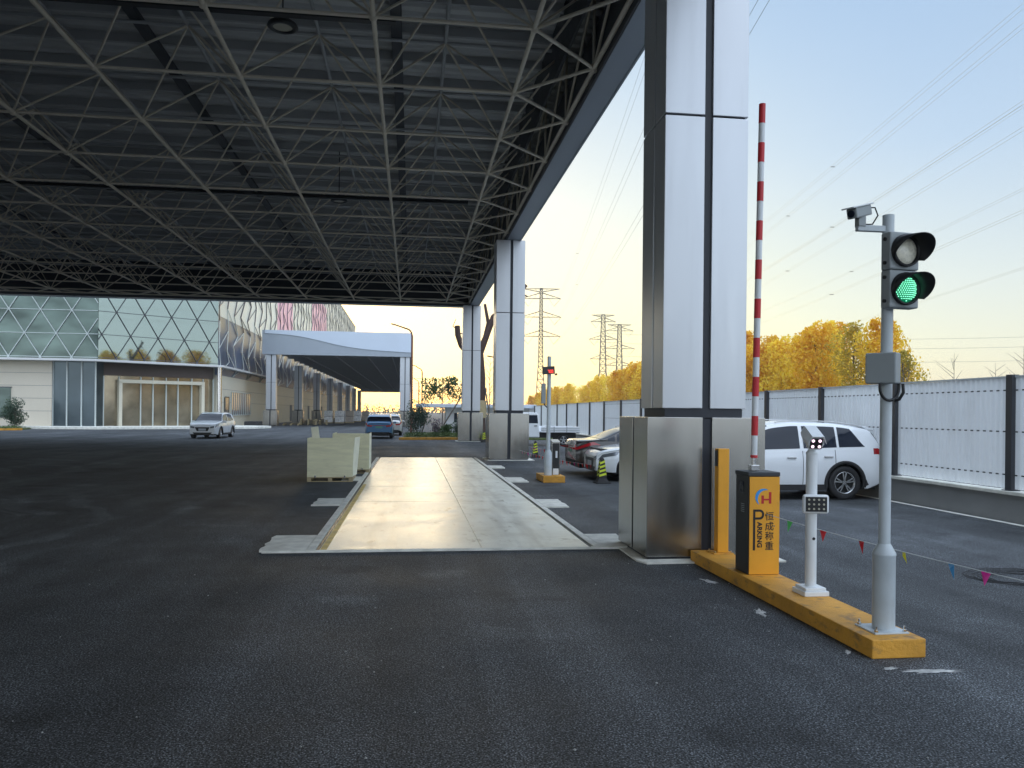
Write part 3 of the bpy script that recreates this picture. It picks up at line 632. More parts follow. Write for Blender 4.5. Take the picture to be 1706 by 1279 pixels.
# ------------------------------------------------------------------ crates
def crate(x0,x1,y0,y1,h,label,flap,openl):
    t=thing('plywood_crate',label,'crate',((x0+x1)/2,(y0+y1)/2,0),0,'open plywood crates on pallets'); o=t.location.copy()
    p=MB(o)
    for k in range(5): yy=y0+(y1-y0-.1)*k/4; p.box(x0,x1,yy,yy+.1,.10,.122)
    for xx in(x0,(x0+x1)/2-.05,x1-.1): p.box(xx,xx+.1,y0+.004,y1-.004,.022,.099)
    for yy in(y0,y1-.1): p.box(x0,x1,yy,yy+.1,.0,.021)
    p.build('pallet',M['wood'],t)
    th=.02
    MB(o).box(x0,x1,y0,y0+th,.123,h).build('front_panel',M['ply'],t,bevel=.002)
    MB(o).box(x0,x1,y1-th,y1,.123,h-.03).build('back_panel',M['ply'],t,bevel=.002)
    MB(o).box(x0,x0+th,y0+th+.002,y1-th-.002,.123,h).build('side_panel',M['ply'],t,bevel=.002)
    if flap: 
        m=MB(o); m.add([(x1-.02,y0+.03,.125),(x1+.04,y0+.9,.125),(x1+.12,y0+.9,h+.02),(x1+.05,y0+.0,h+.02),(x1-.04,y0+.03,.125),(x1+.02,y0+.9,.125),(x1+.10,y0+.9,h+.02),(x1+.03,y0+.0,h+.02)],[(0,1,2,3),(7,6,5,4),(0,4,5,1),(1,5,6,2),(2,6,7,3),(3,7,4,0)])
        m.build('side_panel',M['ply2'],t,label='pale loose side panel leaning outward')
    else: MB(o).box(x1-th,x1,y0+th+.002,y1-th-.002,.123,h).build('side_panel',M['ply2'],t,bevel=.002)
    if openl:
        MB(o).obox((x0+.10,y1-.25,h+.02),(.19,.03,.50),Matrix.Rotation(R(-8),3,'Y')).build('loose_board',M['ply2'],t,bevel=.002)
    cl=MB(o)
    for xx in(x0+.2,x1-.2):
        cl.box(xx-.02,xx+.02,y0-.004,y0,.10,.16)
    cl.build('metal_clips',M['chrome'],t)
crate(-2.58,-1.45,20.1,21.25,1.10,'nearer plywood crate on a pallet with a pale side panel leaning outward',True,True)
crate(-2.22,-1.18,22.75,23.9,1.15,'farther plywood crate on a pallet, half hidden behind the nearer one',False,False)

# ------------------------------------------------------------------ vehicles
def interp(tab,x):
    if x<=tab[0][0]: return tab[0][1]
    for (a,b),(c,d) in zip(tab[:-1],tab[1:]):
        if x<=c: return b+(d-b)*(x-a)/(c-a)
    return tab[-1][1]
def sinterp(tab,x):   # monotone smooth
    n=len(tab)
    if x<=tab[0][0]: return tab[0][1]
    if x>=tab[-1][0]: return tab[-1][1]
    for i in range(n-1):
        if x<=tab[i+1][0]: break
    def sl(i):
        if i==0 or i==n-1:
            j=0 if i==0 else n-2; return (tab[j+1][1]-tab[j][1])/(tab[j+1][0]-tab[j][0])
        a=(tab[i][1]-tab[i-1][1])/(tab[i][0]-tab[i-1][0]); b=(tab[i+1][1]-tab[i][1])/(tab[i+1][0]-tab[i][0])
        return 0 if a*b<=0 else 2*a*b/(a+b)
    h=tab[i+1][0]-tab[i][0]; u=(x-tab[i][0])/h; m0,m1=sl(i)*h,sl(i+1)*h
    return (2*u**3-3*u*u+1)*tab[i][1]+(u**3-2*u*u+u)*m0+(-2*u**3+3*u*u)*tab[i+1][1]+(u**3-u*u)*m1
class Car:
    def __init__(s,L,W,H,top,belt,axles,wr,wc,ws0,ws1,rs0,rs1,sill=.24):
        s.L,s.W,s.H=L,W,H; s.top=[(a*L,b*H) for a,b in top]; s.belt=[(a*L,b*H) for a,b in belt]; s.ax=axles; s.wr=wr; s.sill=sill; s.wc=wc
        s.ws0,s.ws1,s.rs0,s.rs1=ws0*L,ws1*L,rs0*L,rs1*L
    def hw(s,x):
        L,W=s.L,s.W; f=1.0
        if x<.75: f*=1-.20*(1-x/.75)**2.6
        if L-x<.6: f*=1-.16*(1-(L-x)/.6)**2.6
        return W/2*f
    def low(s,x):
        z=s.sill
        if x<.35: z=s.sill+.04*(1-x/.35)
        if s.L-x<.45: z=s.sill+.16*(1-(s.L-x)/.45)
        for a in s.ax:
            d=abs(x-a); r=s.wr+.065
            if d<r: z=max(z,s.wr+math.sqrt(r*r-d*d))
        return z
    def sec(s,x):
        T=sinterp(s.top,x); B=min(sinterp(s.belt,x),T-.02); lo=min(s.low(x),B-.05); w=s.hw(x)
        base=s.sill
        gh=max(0,min(1,(T-B-.05)/(s.H*.30)))
        R_=B+(T-B)*(.55+.33*gh)
        wg=w*(.97-.20*gh)
        h=B-base
        pts=[(w*.965,base),(w*.99,base+h*.22),(w,base+h*.5),(w*.995,base+h*.75),(w*.955,B),(wg,R_),(wg*.72,T-.03*gh-.008),(0,T)]
        return pts,lo,B
    def S(s,x,t,off=0):
        pts,lo,B=s.sec(x)
        def cr(P,i,u):
            p0=P[max(i-1,0)];p1=P[i];p2=P[i+1];p3=P[min(i+2,len(P)-1)]
            return [ .5*((2*p1[k])+(-p0[k]+p2[k])*u+(2*p0[k]-5*p1[k]+4*p2[k]-p3[k])*u*u+(-p0[k]+3*p1[k]-3*p2[k]+p3[k])*u**3) for k in(0,1)]
        if t<=4:
            P=pts[:5]; i=min(int(t),3); y,z=cr(P,i,t-i)
            if z<lo:
                # clamp to the wheel arch
                z=lo; y=y
        else:
            P=pts[4:]+[(-pts[6][0],pts[6][1])]; tt=t-4; i=min(int(tt),2); y,z=cr(P,i,tt-i)
        return y,z
    def P(s,x,t,side=1,off=0):
        y,z=s.S(x,t)
        if off:
            e=.01; y2,z2=s.S(x,min(t+e,7) if t<6.9 else t-e); dy,dz=(y2-y),(z2-z)
            if t>=6.9: dy,dz=-dy,-dz
            l=math.hypot(dy,dz) or 1; nx,nz=dz/l,-dy/l
            if t>=4 and nz<0 : nx,nz=-nx,-nz
            if t<4 and nx<0: nx,nz=-nx,-nz
            y+=nx*off; z+=nz*off
            x0=x
            if x<s.ws1 and t>5: x-=off*.6
            if x>s.rs0 and t>5: x+=off*.6
        return Vector((x,side*y,z))
    def patch(s,xa,xb,ta,tb,off,side,nx=14,nt_=8,th=None,xsh=None):
        m=MB(); vs=[];fs=[]
        for i in range(nx+1):
            for j in range(nt_+1):
                v=j/nt_; u=i/nx
                x=xa+(xb-xa)*u
                if xsh: x+=xsh*v*(u if xsh<0 else 1)
                vs.append(s.P(x,ta+(tb-ta)*v,side,off))
        k=nt_+1
        for i in range(nx):
            for j in range(nt_): fs.append((i*k+j,i*k+j+1,(i+1)*k+j+1,(i+1)*k+j))
        m.add(vs,fs,True); return m
    def body(s):
        xs=set([0,.01,.03,.06,.1,.15,.2,.3,.4,s.L,s.L-.01,s.L-.03,s.L-.06,s.L-.1,s.L-.15,s.L-.2,s.L-.3,s.L-.4])
        for a in s.ax:
            r=s.wr+.065
            for k in range(25): xs.add(a-r*math.cos(math.pi*k/24))
        for k in range(60): xs.add(s.L*k/59)
        for a,b in s.top: xs.add(a)
        xs=sorted(x for x in xs if 0<=x<=s.L)
        ts=[i/6 for i in range(25)]+[4+i/6 for i in range(1,19)]
        m=MB(); vs=[];fs=[]; k=len(ts)*2-1
        for x in xs:
            row=[s.P(x,t,1) for t in ts]; row+= [s.P(x,t,-1) for t in ts[-2::-1]]
            vs+=row
        for i in range(len(xs)-1):
            for j in range(k-1): fs.append((i*k+j,i*k+j+1,(i+1)*k+j+1,(i+1)*k+j))
        m.add(vs,fs,True)
        m.add(vs[:k],[tuple(range(k))]); m.add(vs[-k:],[tuple(range(k))]); return m
def wheel(parent,x,y,r,side,style=0):
    m=MB(); rot=Matrix.Rotation(R(90),3,'X')
    m.lathe((x,y,r),[(r*.66,-.10),(r*.95,-.105),(r,-.085),(r,.085),(r*.95,.105),(r*.66,.10),(r*.62,.06),(r*.62,-.06),(r*.66,-.10)],36,rot)
    wl=m.build('wheel',M['rubber'],parent,fix=True)
    yo=y+side*.075
    d=MB().cyl((x,y-side*.02,r),(x,y+side*.03,r),r*.64,n=32); d.build('wheel_disc',M['black'],wl)
    rm=MB(); rm.lathe((x,y,r),[(r*.61,side*.06*-1),(r*.66,side*.102*-1),(r*.62,side*.10*-1),(r*.58,side*.05*-1)],36,rot)
    for k in range(5):
        for dd in((-.17,.17) if style==0 else (0,)):
            a=2*math.pi*k/5+math.pi/2+dd; a0=2*math.pi*k/5+math.pi/2+dd*.55
            p0=Vector((x+r*.09*math.cos(a0),yo,r+r*.09*math.sin(a0))); p1=Vector((x+r*.61*math.cos(a),yo+side*.008,r+r*.61*math.sin(a)))
            dirv=(p1-p0); L=dirv.length; ang=math.atan2(dirv.z,dirv.x)
            rm.obox((p0+p1)/2,(L,.02,r*(.075 if style==0 else .2)),Matrix.Rotation(-ang,3,'Y'))
    rm.cyl((x,yo-side*.02,r),(x,yo+side*.012,r),r*.13,n=16); rm.build('rim',M['rim'],wl)
def build_car(name,label,cat,car,paint,loc,rz,style=0,clad=True,detail=True,group=None,plate=True,roof_rail=True,rear_band=False,front_style=0):
    t=thing(name,label,cat,loc,rz,group); L,W,H=car.L,car.W,car.H
    def shift(mb):  # centre the car lengthwise on the empty
        for v in mb.v: v.x-=L/2
        return mb
    shift(car.body()).build('body',M[paint],t)
    ub=MB().box(.15,L-.15,-(W/2-.29),W/2-.29,car.sill-.04,.85); ub.box(.45,L-.45,-(W/2-.10),-(W/2-.29),car.sill-.03,car.sill+.12) ; ub.box(.45,L-.45,(W/2-.29),(W/2-.10),car.sill-.03,car.sill+.12)
    # cut of sill boxes at the wheels is hidden by the tyres
    shift(ub).build('underbody',M['black'],t)
    for sd_ in(1,-1):
        lin=MB()
        for a in car.ax:
            r=car.wr+.068; n=16; vs=[]
            for i in range(n+1):
                an=math.pi*i/n
                for yy in(W/2-.30,W/2-.035): vs.append((a-r*math.cos(an),sd_*yy,car.wr+r*math.sin(an)))
            lin.add(vs,[(2*i,2*i+1,2*i+3,2*i+2) for i in range(n)],True)
            lin.add([(a-r,sd_*(W/2-.295),.2),(a+r,sd_*(W/2-.295),.2),(a+r,sd_*(W/2-.295),car.wr*2+.1),(a-r,sd_*(W/2-.295),car.wr*2+.1)],[(0,1,2,3)])
        shift(lin).build('wheel_arch_liner',M['black'],t)
        if clad:
            cl=MB()
            for a in car.ax:
                n=28; vs=[]; r0=car.wr+.045; r1=car.wr+.115
                for i in range(n+1):
                    an=R(-12+204*i/n)
                    for rr,of in((r0,-.03),(r0,.008),(r1,.006),(r1,-.03)):
                        x=a-rr*math.cos(an); x=min(max(x,.02),L-.02); vs.append((x,sd_*(car.hw(x)+of),max(.16,car.wr+rr*math.sin(an))))
                cl.add(vs,[(4*i+j,4*i+j+1,4*i+5+j,4*i+4+j) for i in range(n) for j in range(3)],True)
            a0,a1=car.ax; x0,x1=a0+car.wr+.07,a1-car.wr-.07
            cl.obox(((x0+x1)/2,sd_*(W/2-.025),car.sill+.03),(x1-x0,.06,.12))
            x0=car.ax[1]+car.wr+.07; 
            if L-.05-x0>.1: cl.add([(x0,sd_*(car.hw(x0)+.004),.28),(L-.02,sd_*(car.hw(L-.02)+.004),.46),(L-.02,sd_*(car.hw(L-.02)+.004),.54),(x0,sd_*(car.hw(x0)+.004),.42)],[(0,1,2,3)])
            shift(cl).build('wheel_arch_trim',M['rubber'],t,fix=False)
        # side glass (three panes)
        segs_=car.wc
        for xa,xb in segs_:
            shift(car.patch(xa*L,xb*L,4.12,4.9,.005,sd_,nx=16,nt_=6,xsh=(-.30 if xb>.8 else None))).build('side_window',M['glass_dark'],t,fix=False)
        # doors: seams + handles
        if detail:
            dm=MB()
            for xx in car.doors:
                vs=[];n=16
                for i in range(n+1):
                    tt_=.35+3.6*i/n
                    for dx in(-.006,.006): vs.append(car.P(xx*L+dx,tt_,sd_,.003))
                dm.add(vs,[(2*i,2*i+1,2*i+3,2*i+2) for i in range(n)])
            vs=[];n=20   # waist crease shadow line
            shift(dm).build('door_seams',M['black'],t,fix=False)
            for xx in car.handles:
                p=car.P(xx*L,3.25,sd_,.02); hm_=MB().obox(p,(.20,.028,.032)); shift(hm_).build('door_handle',M['chrome'] if paint!='car_white' else M['car_silver'],t,bevel=.008)
        # mirror
        p=car.P(car.ws0+.28,4.12,sd_,.0); mm_=MB().obox(p+Vector((0,sd_*.10,.03)),(.12,.20,.13)); shift(mm_).build('wing_mirror',M[paint],t,bevel=.03)
        for i,a in enumerate(car.ax): wheel(t,a-L/2,sd_*(W/2-.125),car.wr,sd_,style)
        # lights
        hl=car.patch(.03,.50,3.2,3.85,.006,sd_,nx=10,nt_=4,xsh=.12); shift(hl).build('headlight',M['lamp_clear'],t,fix=False)
        tl=car.patch(L-(.34 if clad else .72),L-.012,3.35,3.95 if clad else 3.8,.006,sd_,nx=12,nt_=4,xsh=(None if clad else .22)); shift(tl).build('tail_light',M['tail_red'],t,fix=False)
        if roof_rail:
            rl=MB(); pts=[car.P(car.ws1+.15+(car.rs0-car.ws1-.3)*i/10,5.35,sd_,.03) for i in range(11)]; rl.tube(pts,.013,6); shift(rl).build('roof_rail',M['car_silver'],t)
    if clad:   # roof spoiler over the tail glass
        xa=car.rs0-.16; za=sinterp(car.top,xa)
        sp_=MB().prism([(xa,za-.004),(xa+.10,za+.012),(car.rs0+.17,za-.075),(car.rs0+.16,za-.105),(car.rs0-.02,za-.07)],'y',-W*.36,W*.36); shift(sp_).build('spoiler',M[paint],t,bevel=.012)
        for sd_ in(1,-1):
            bs=MB(); vs=[]
            for i in range(9):
                x=car.rs0+.03+(car.rs1-car.rs0-.03)*i/8
                for tt_ in(4.95,5.12): vs.append(car.P(x,tt_,sd_,.007))
            bs.add(vs,[(2*i,2*i+1,2*i+3,2*i+2) for i in range(8)]); shift(bs).build('tailgate_trim',M['black'],t,fix=False)
    # windscreens across
    def across(xa,xb,ta):
        m=MB(); vs=[];fs=[]; nx=12; nt_=10
        for i in range(nx+1):
            x=xa+(xb-xa)*i/nx
            row=[car.P(x,ta+(7-ta)*j/nt_,1,.006) for j in range(nt_+1)]; row+=[car.P(x,ta+(7-ta)*j/nt_,-1,.006) for j in range(nt_-1,-1,-1)]
            vs+=row
        k=2*nt_+1
        for i in range(nx):
            for j in range(k-1): fs.append((i*k+j,i*k+j+1,(i+1)*k+j+1,(i+1)*k+j))
        m.add(vs,fs,True); return m
    shift(across(car.ws0+.05,car.ws1-.04,5.12)).build('windscreen',M['glass_dark'],t,fix=False)
    shift(across(car.rs0+.04,car.rs1-.03,5.12)).build('rear_window',M['glass_dark'],t,fix=False)
    T0=sinterp(car.top,0); fw=car.hw(0)
    gr=MB()
    gr.prism([(-fw*.62,T0-.06),(fw*.62,T0-.06),(fw*.45,T0-.30),(-fw*.45,T0-.30)],'x',-.012,.01)
    gr.prism([(-fw*.8,.38),(fw*.8,.38),(fw*.66,.25),(-fw*.66,.25)],'x',-.012,.01)
    shift(gr).build('grille',M['black'],t)
    for sd_ in(1,-1):
        hb=MB(); hb.prism([(sd_*fw*.66,T0-.03),(sd_*fw*.99,T0+.02),(sd_*fw*.97,T0-.10),(sd_*fw*.66,T0-.13)],'x',-.014,.01)
        shift(hb).build('headlight',M['lamp_clear'],t)
    if plate:
        shift(MB().box(-.02,-.012,-.22,.22,T0-.27,T0-.14)).build('number_plate',M['plate_blue'],t)
    TL=sinterp(car.top,L); rw=car.hw(L)
    rp=MB(); rp.prism([(-rw*.9,.44),(rw*.9,.44),(rw*.75,.28),(-rw*.75,.28)],'x',L-.01,L+.012); shift(rp).build('rear_bumper_trim',M['rubber'],t)
    if plate: shift(MB().box(L+.001,L+.01,-.22,.22,TL-.22,TL-.09)).build('number_plate',M['plate'],t)
    for sd_ in(1,-1):
        rt=MB(); rt.prism([(sd_*rw*.55,TL-.03),(sd_*rw*.99,TL-.0),(sd_*rw*.99,TL-.11),(sd_*rw*.62,TL-.14)],'x',L-.01,L+.014); shift(rt).build('tail_light',M['tail_red'],t)
    if rear_band: shift(MB().box(L-.004,L+.010,-rw*.55,rw*.55,TL-.06,TL-.03)).build('light_band',M['tail_red'],t)
    return t
SUVTOP=[(0,.47),(.006,.53),(.02,.565),(.06,.60),(.2,.655),(.255,.67),(.30,.74),(.40,.93),(.46,.975),(.55,1.0),(.70,.992),(.84,.955),(.915,.92),(.93,.90),(.965,.74),(.985,.665),(.997,.63),(1,.56)]
SUVBELT=[(0,.42),(.04,.53),(.25,.60),(.6,.625),(.88,.655),(.95,.66),(1,.54)]
suv=Car(4.62,1.86,1.68,SUVTOP,SUVBELT,(.92,3.62),.36,[(.315,.565),(.583,.745),(.757,.885)],.255,.43,.925,.98)
suv.doors=(.30,.576,.735); suv.handles=(.52,.70)
# white SUV seen from its left side, nose to the left
build_car('parked_suv','white sport utility car parked side on in front of the fence, behind the barrier','car',suv,'car_white',(9.22-3.62+2.31,15.62+.93,0),0,0)
hatch=Car(4.30,1.79,1.62,SUVTOP,SUVBELT,(.85,3.40),.33,[(.315,.565),(.583,.745),(.757,.865)],.255,.43,.925,.98)
hatch.doors=(.30,.576,.735); hatch.handles=(.52,.70)
# white crossover driving towards the camera at far left (nose towards -Y, turned a little)
build_car('driving_car','white crossover with its nose towards us in front of the glass entrance','car',hatch,'car_white',(-12.55,51.9,0),R(87),1)
build_car('blue_car','blue hatchback seen from behind, stopped left of the hedge','car',hatch,'car_blue',(-2.05,53.2,0),R(-90),1,rear_band=True)
build_car('silver_car','silver car standing just ahead of the blue hatchback, partly hidden','car',hatch,'car_silver',(-1.55,59.5,0),R(-90),1)
build_car('grey_car','grey car queued farthest under the loading canopy','car',hatch,'car_dark',(-2.3,67,0),R(-90),1,detail=False)
SEDTOP=[(0,.45),(.006,.50),(.02,.54),(.06,.58),(.2,.65),(.27,.68),(.40,.95),(.48,1.0),(.60,.99),(.72,.90),(.84,.74),(.90,.715),(.96,.71),(.985,.70),(1,.60)]
SEDBELT=[(0,.42),(.04,.50),(.25,.60),(.6,.63),(.88,.68),(1,.56)]
sedan=Car(4.65,1.82,1.46,SEDTOP,SEDBELT,(.90,3.60),.33,[(.33,.55),(.57,.74),(.755,.80)],.27,.42,.70,.855)
sedan.doors=(.30,.56,.74); sedan.handles=(.51,.70)
build_car('dark_sedan','dark brown sedan whose tail sticks out behind the nearest column plinth','car',sedan,'car_dark',(4.72+2.33,22.9,0),R(180),1,clad=False)
build_car('white_sedan','white saloon whose nose sticks out behind the nearest column plinth','car',sedan,'car_white',(4.86+2.33,20.9,0),0,1,clad=False)
# flatbed truck
t=thing('flatbed_truck','white flatbed light truck parked along the fence beyond the middle column','truck',(7.0,42.6,0)); o=Vector((0,0,0))
cab=MB(); yb=.85
cab.prism([(-2.1,.45),(-2.1,1.05),(-1.75,1.72),(-1.6,1.80),(-.22,1.80),(-.12,1.65),(-.08,.45)],'y',-yb,yb); cab.build('cab',M['car_white'],t,bevel=.05)
MB().prism([(-.95,1.22),(-.95,1.66),(-.22,1.66),(-.18,1.22)],'y',-yb-.006,-yb).build('side_window',M['glass_dark'],t)
MB().prism([(-1.85,1.22),(-1.66,1.66),(-1.03,1.66),(-1.03,1.22)],'y',-yb-.006,-yb).build('side_window',M['glass_dark'],t)
MB().obox((-.3,-yb-.015,1.08),(.16,.03,.04)).build('door_handle',M['black'],t)
bd=MB().box(-.02,2.12,-.86,.86,.72,.78); bd.box(-.02,2.12,-.90,-.86,.74,1.05).box(-.02,2.12,.86,.90,.74,1.05).box(2.08,2.12,-.86,.86,.78,1.05); bd.build('flat_bed',M['car_white'],t,bevel=.008)
rb=MB()
for z in(.84,.94): rb.box(-.02,2.12,-.915,-.90,z,z+.02)
for x in(.7,1.4): rb.box(x-.02,x+.02,-.925,-.915,.74,1.05)
rb.build('bed_rails',M['box_grey'],t)
ch=MB().box(-2.0,2.0,-.45,.45,.42,.70)
ch.build('chassis',M['black'],t)
for x in(-1.35,1.25):
    for sd_ in(-1,1): wheel(t,x,sd_*.72,.31,sd_,1)

# ------------------------------------------------------------------ fence on the right
t=thing('boundary_fence','long white corrugated metal fence with dark posts on a low grey wall','fence',(10.3,20,0)); o=t.location.copy()
FX=10.30; posts=[]; y=9.0
py=[12.29-3.15,12.29]
yy=15.55
while yy<140: py.append(yy); yy+=3.05 if yy<30 else 3.4
def ftop(y): return 2.52-.003*max(0,y-12)
MB(o).box(FX-.10,FX+.14,5.5,140,0,.47).build('base_wall',M['wall_conc'],t)
MB(o).box(FX-.14,FX+.18,5.5,140,.472,.53).build('wall_coping',M['concrete'],t,bevel=.005)
fw_=mat('fence_white',(.82,.86,.88),.42,var=.05,vs=.8,dirt=(.52,.72,.35,(.42,.42,.40),2.2,(1,1,.4))); M['fence_white']=fw_
_t=fw_.node_tree; _p=_t.nodes['Principled BSDF']; _tl=_t.nodes.new('ShaderNodeBsdfTranslucent'); _tl.inputs[0].default_value=(.92,.94,.96,1); _ms=_t.nodes.new('ShaderNodeMixShader'); _ms.inputs[0].default_value=.45
_t.links.new(_p.outputs[0],_ms.inputs[1]); _t.links.new(_tl.outputs[0],_ms.inputs[2]); _t.links.new(_ms.outputs[0],_t.nodes['Material Output'].inputs[0])
for i in range(len(py)-1):
    a,b=py[i]+.08,py[i+1]-.08; n=int((b-a)/.032) if a<40 else int((b-a)/.15); vs=[]; m=MB(o)
    st=[0,0,.034,.034]
    for k in range(n+1):
        yy=a+(b-a)*k/n; dx=st[k%4]; vs+=[(FX+.02+dx,yy,.56),(FX+.02+dx,yy,ftop(yy)-.03)]
    m.add(vs,[(2*k,2*k+1,2*k+3,2*k+2) for k in range(n)])
    pn=m.build('fence_panel',fw_,t,fix=False)
    if a<40:
        for z in(.80,1.55,2.27):
            sc=MB(o); vs=[]; yy=a+.05; 
            while yy<b:
                for d_,h_ in((0,.012),(.07,.012),(.072,.0008),(.158,.0008)): vs+=[(FX+.012,yy+d_,z-h_),(FX+.012,yy+d_,z+h_)]
                yy+=.16
            sc.add(vs,[(2*k,2*k+1,2*k+3,2*k+2) for k in range(len(vs)//2-1)]); sc.build('screw_row',M['dark_trim'],pn,fix=False)
    tr=MB(o).box(FX+.0,FX+.06,a,b,ftop(a)-.032,ftop(a)); tr.build('top_rail',M['pole_grey'],pn)
for yy in py:
    m=MB(o).box(FX-.05,FX+.09,yy-.07,yy+.07,.53,ftop(yy)+.02); m.box(FX-.09,FX+.11,yy-.10,yy+.10,.53,.545); m.build('fence_post',M['dark_trim'],t,bevel=.004)
q=MB((10.08,40,0)); 
vs=[]; n=160
for k in range(n+1):
    yy=6+(130)*k/n; vs+=[(10.02+random.uniform(-.02,.02),yy,.004),(10.16+random.uniform(-.01,.01),yy,.004)]
q.add(vs,[(2*k,2*k+1,2*k+3,2*k+2) for k in range(n)]); tag(q.build('pavement_edge',M['concrete']),kind='structure')

# ------------------------------------------------------------------ bunting
def bunting(p0,p1,n,sag,label,colors,size=.085,off=.0):
    o=Vector(p0); t=thing('flag_bunting',label,'bunting',p0); p0=Vector(p0);p1=Vector(p1)
    def at(u): return p0.lerp(p1,u)-Vector((0,0,sag*4*u*(1-u)))
    MB(o).tube([at(k/30) for k in range(31)],.003,5).build('string',M['string'],t)
    d=(p1-p0).normalized()
    for i,(u,c) in enumerate(colors):
        p=at(u); s=size*random.uniform(.85,1.15); tw=random.uniform(-.5,.5); dd=Matrix.Rotation(tw,3,'Z')@d
        nrm=d.cross(Vector((0,0,1))).normalized()
        m=MB(o); m.add([p-dd*s*.45,p+dd*s*.45,p+dd*s*.1+Vector((0,0,-s*1.25))+nrm*random.uniform(-.03,.03),p+nrm*.012-Vector((0,0,s*.4))],[(0,3,2),(0,1,3),(1,2,3)])
        m.build('pennant',M['flag_'+c],t,fix=False)
bunting((3.62,8.35,.79),(3.95,4.3,.75),8,.03,'white string of coloured pennants stretched right of the barrier kerb',[(.268,'green'),(.4025,'red'),(.535,'red'),(.6625,'yellow'),(.7825,'blue'),(.86,'pink')])
bunting((3.85,27.5,.45),(4.9,20.4,.40),8,.05,'string of small red pennants hanging low beside the far cones',[(k/22,random.choice(['red','red','pink'])) for k in range(1,22)],.10)
bunting((4.5,36,.50),(4.95,28.0,.45),8,.05,'second low string of red pennants running to the middle column',[(k/14,random.choice(['red','pink'])) for k in range(1,14)],.12)

# ------------------------------------------------------------------ mortar, cable coil
def splat(cx,cy,rx,ry,rot,label,n=26,z=.004,holes=0):
    m=MB((cx,cy,0)); pts=[]
    for k in range(n):
        a=2*math.pi*k/n; r=random.uniform(.45,1.1); x=rx*r*math.cos(a); y=ry*r*math.sin(a); pts.append((cx+x*math.cos(rot)-y*math.sin(rot),cy+x*math.sin(rot)+y*math.cos(rot),z))
    m.add([(cx,cy,z+.006)]+pts,[(0,k+1,(k+1)%n+1) for k in range(n)])
    tag(m.build('mortar_spill',M['mortar'],fix=False),label,'mortar spill','dried mortar spills around the orange kerb')
splat(3.68,5.08,.24,.055,-.05,'largest whitish mortar spill on the asphalt at the near end of the kerb',34)
splat(3.40,5.16,.07,.03,.3,'thin mortar spill just left of the near kerb corner')
splat(3.31,5.55,.07,.026,1.2,'small mortar spill along the left kerb side near the signal pole')
splat(3.17,6.75,.16,.05,1.3,'pale mortar spill left of the kerb beside the camera post')
splat(3.20,8.05,.15,.06,1.9,'pale mortar spill left of the kerb near the column footing')
m=MB((6.4,7.9,0))
for k in range(6):
    r=.34+.05*k; m.tube([(6.75+r*math.cos(a)*1.1+random.uniform(-.015,.015),7.85+r*.8*math.sin(a)+random.uniform(-.015,.015),.008+.004*k+.01*random.random()) for a in [R(12*j+7*k) for j in range(29)]],.0045,5)
tag(m.build('cable_coil',M['rubber']),'loose flat coil of thin black cable on the asphalt at the right edge','cable')
def pebble():
    for k in range(90):
        x=random.uniform(-3.5,4.3); y=random.uniform(2.5,9.5)
        yield x,y
m=MB()
for x,y in pebble():
    r=random.uniform(.003,.009); m.lathe((x,y,.002),[(r*.3,r*.9),(r,r*.3),(r*.9,0)],5)
tag(m.build('loose_grit',M['mortar'],fix=False),'loose pale stone grit scattered over the near asphalt','grit',kind='stuff')

# ------------------------------------------------------------------ glass fronted building
B=thing('office_building','large building with a triangle patterned glass front and crackle patterned side','building',(-25,75,0)); o=B.location.copy()
A0=Vector((-62,72,0)); A1=Vector((-27.1,72,0)); A2=Vector((-18.6,78.6,0)); A3=Vector((-18.6,262,0))
ZG=6.05; ZR=29.5
def wallbox(mb,p,q,z0,z1,th=.3,out=0):
    d=(q-p).normalized(); n=Vector((d.y,-d.x,0))   # outward (towards camera / right)
    a=p+n*out; b=q+n*out; c=b-n*th; e=a-n*th
    mb.add([(a.x,a.y,z0),(b.x,b.y,z0),(c.x,c.y,z0),(e.x,e.y,z0),(a.x,a.y,z1),(b.x,b.y,z1),(c.x,c.y,z1),(e.x,e.y,z1)],[(0,3,2,1),(4,5,6,7),(0,1,5,4),(1,2,6,5),(2,3,7,6),(3,0,4,7)])
m=MB(o); wallbox(m,A0,A1,ZG,17.5); m.build('glass_front',M['glass_green'],B)
m=MB(o); wallbox(m,A1+Vector((.02,.02,0)),A2,ZG,17.5); m.build('glass_bay',M['glass_bright'],B)
ZS=10.9
m=MB(o); wallbox(m,A2+Vector((0,.05,0)),A3,ZS+.02,ZR); m.build('cream_side',M['cream_panel'],B)
m=MB(o); wallbox(m,A2+Vector((0,.05,0)),A3,5.15,ZS); m.build('glass_side',M['glass_side'],B)
m=MB(o); wallbox(m,Vector((-18.6,112,0)),Vector((-18.6,126,0)),ZS+.02,22,th=.02,out=.03); m.build('pink_panel',M['pink_panel'],B)
m=MB(o); wallbox(m,Vector((-18.6,150,0)),Vector((-18.6,175,0)),ZS+.02,24,th=.02,out=.03); m.build('pink_panel',M['pink_panel'],B)
MB(o).prism([(-61.9,73.9),(-27.9,73.9),(-19.6,80.3),(-19.6,261.5),(-61.9,261.5)],'z',.02,29.1).build('inner_core',M['wall_conc'],B)
m=MB(o); wallbox(m,Vector((-27.3,72.35,0)),Vector((-27.15,74.4,0)),.2,5.85,th=.12); m.build('return_wall',M['glass_blue'],B)
m=MB(o); wallbox(m,Vector((-19.6,79.2,0)),Vector((-18.62,79.3,0)),.2,5.85,th=.3); m.build('return_wall',M['panel_warm'],B)
MB(o).box(-62,-19.0,79.5,262,29.2,29.6).build('roof',M['slab_white'],B)
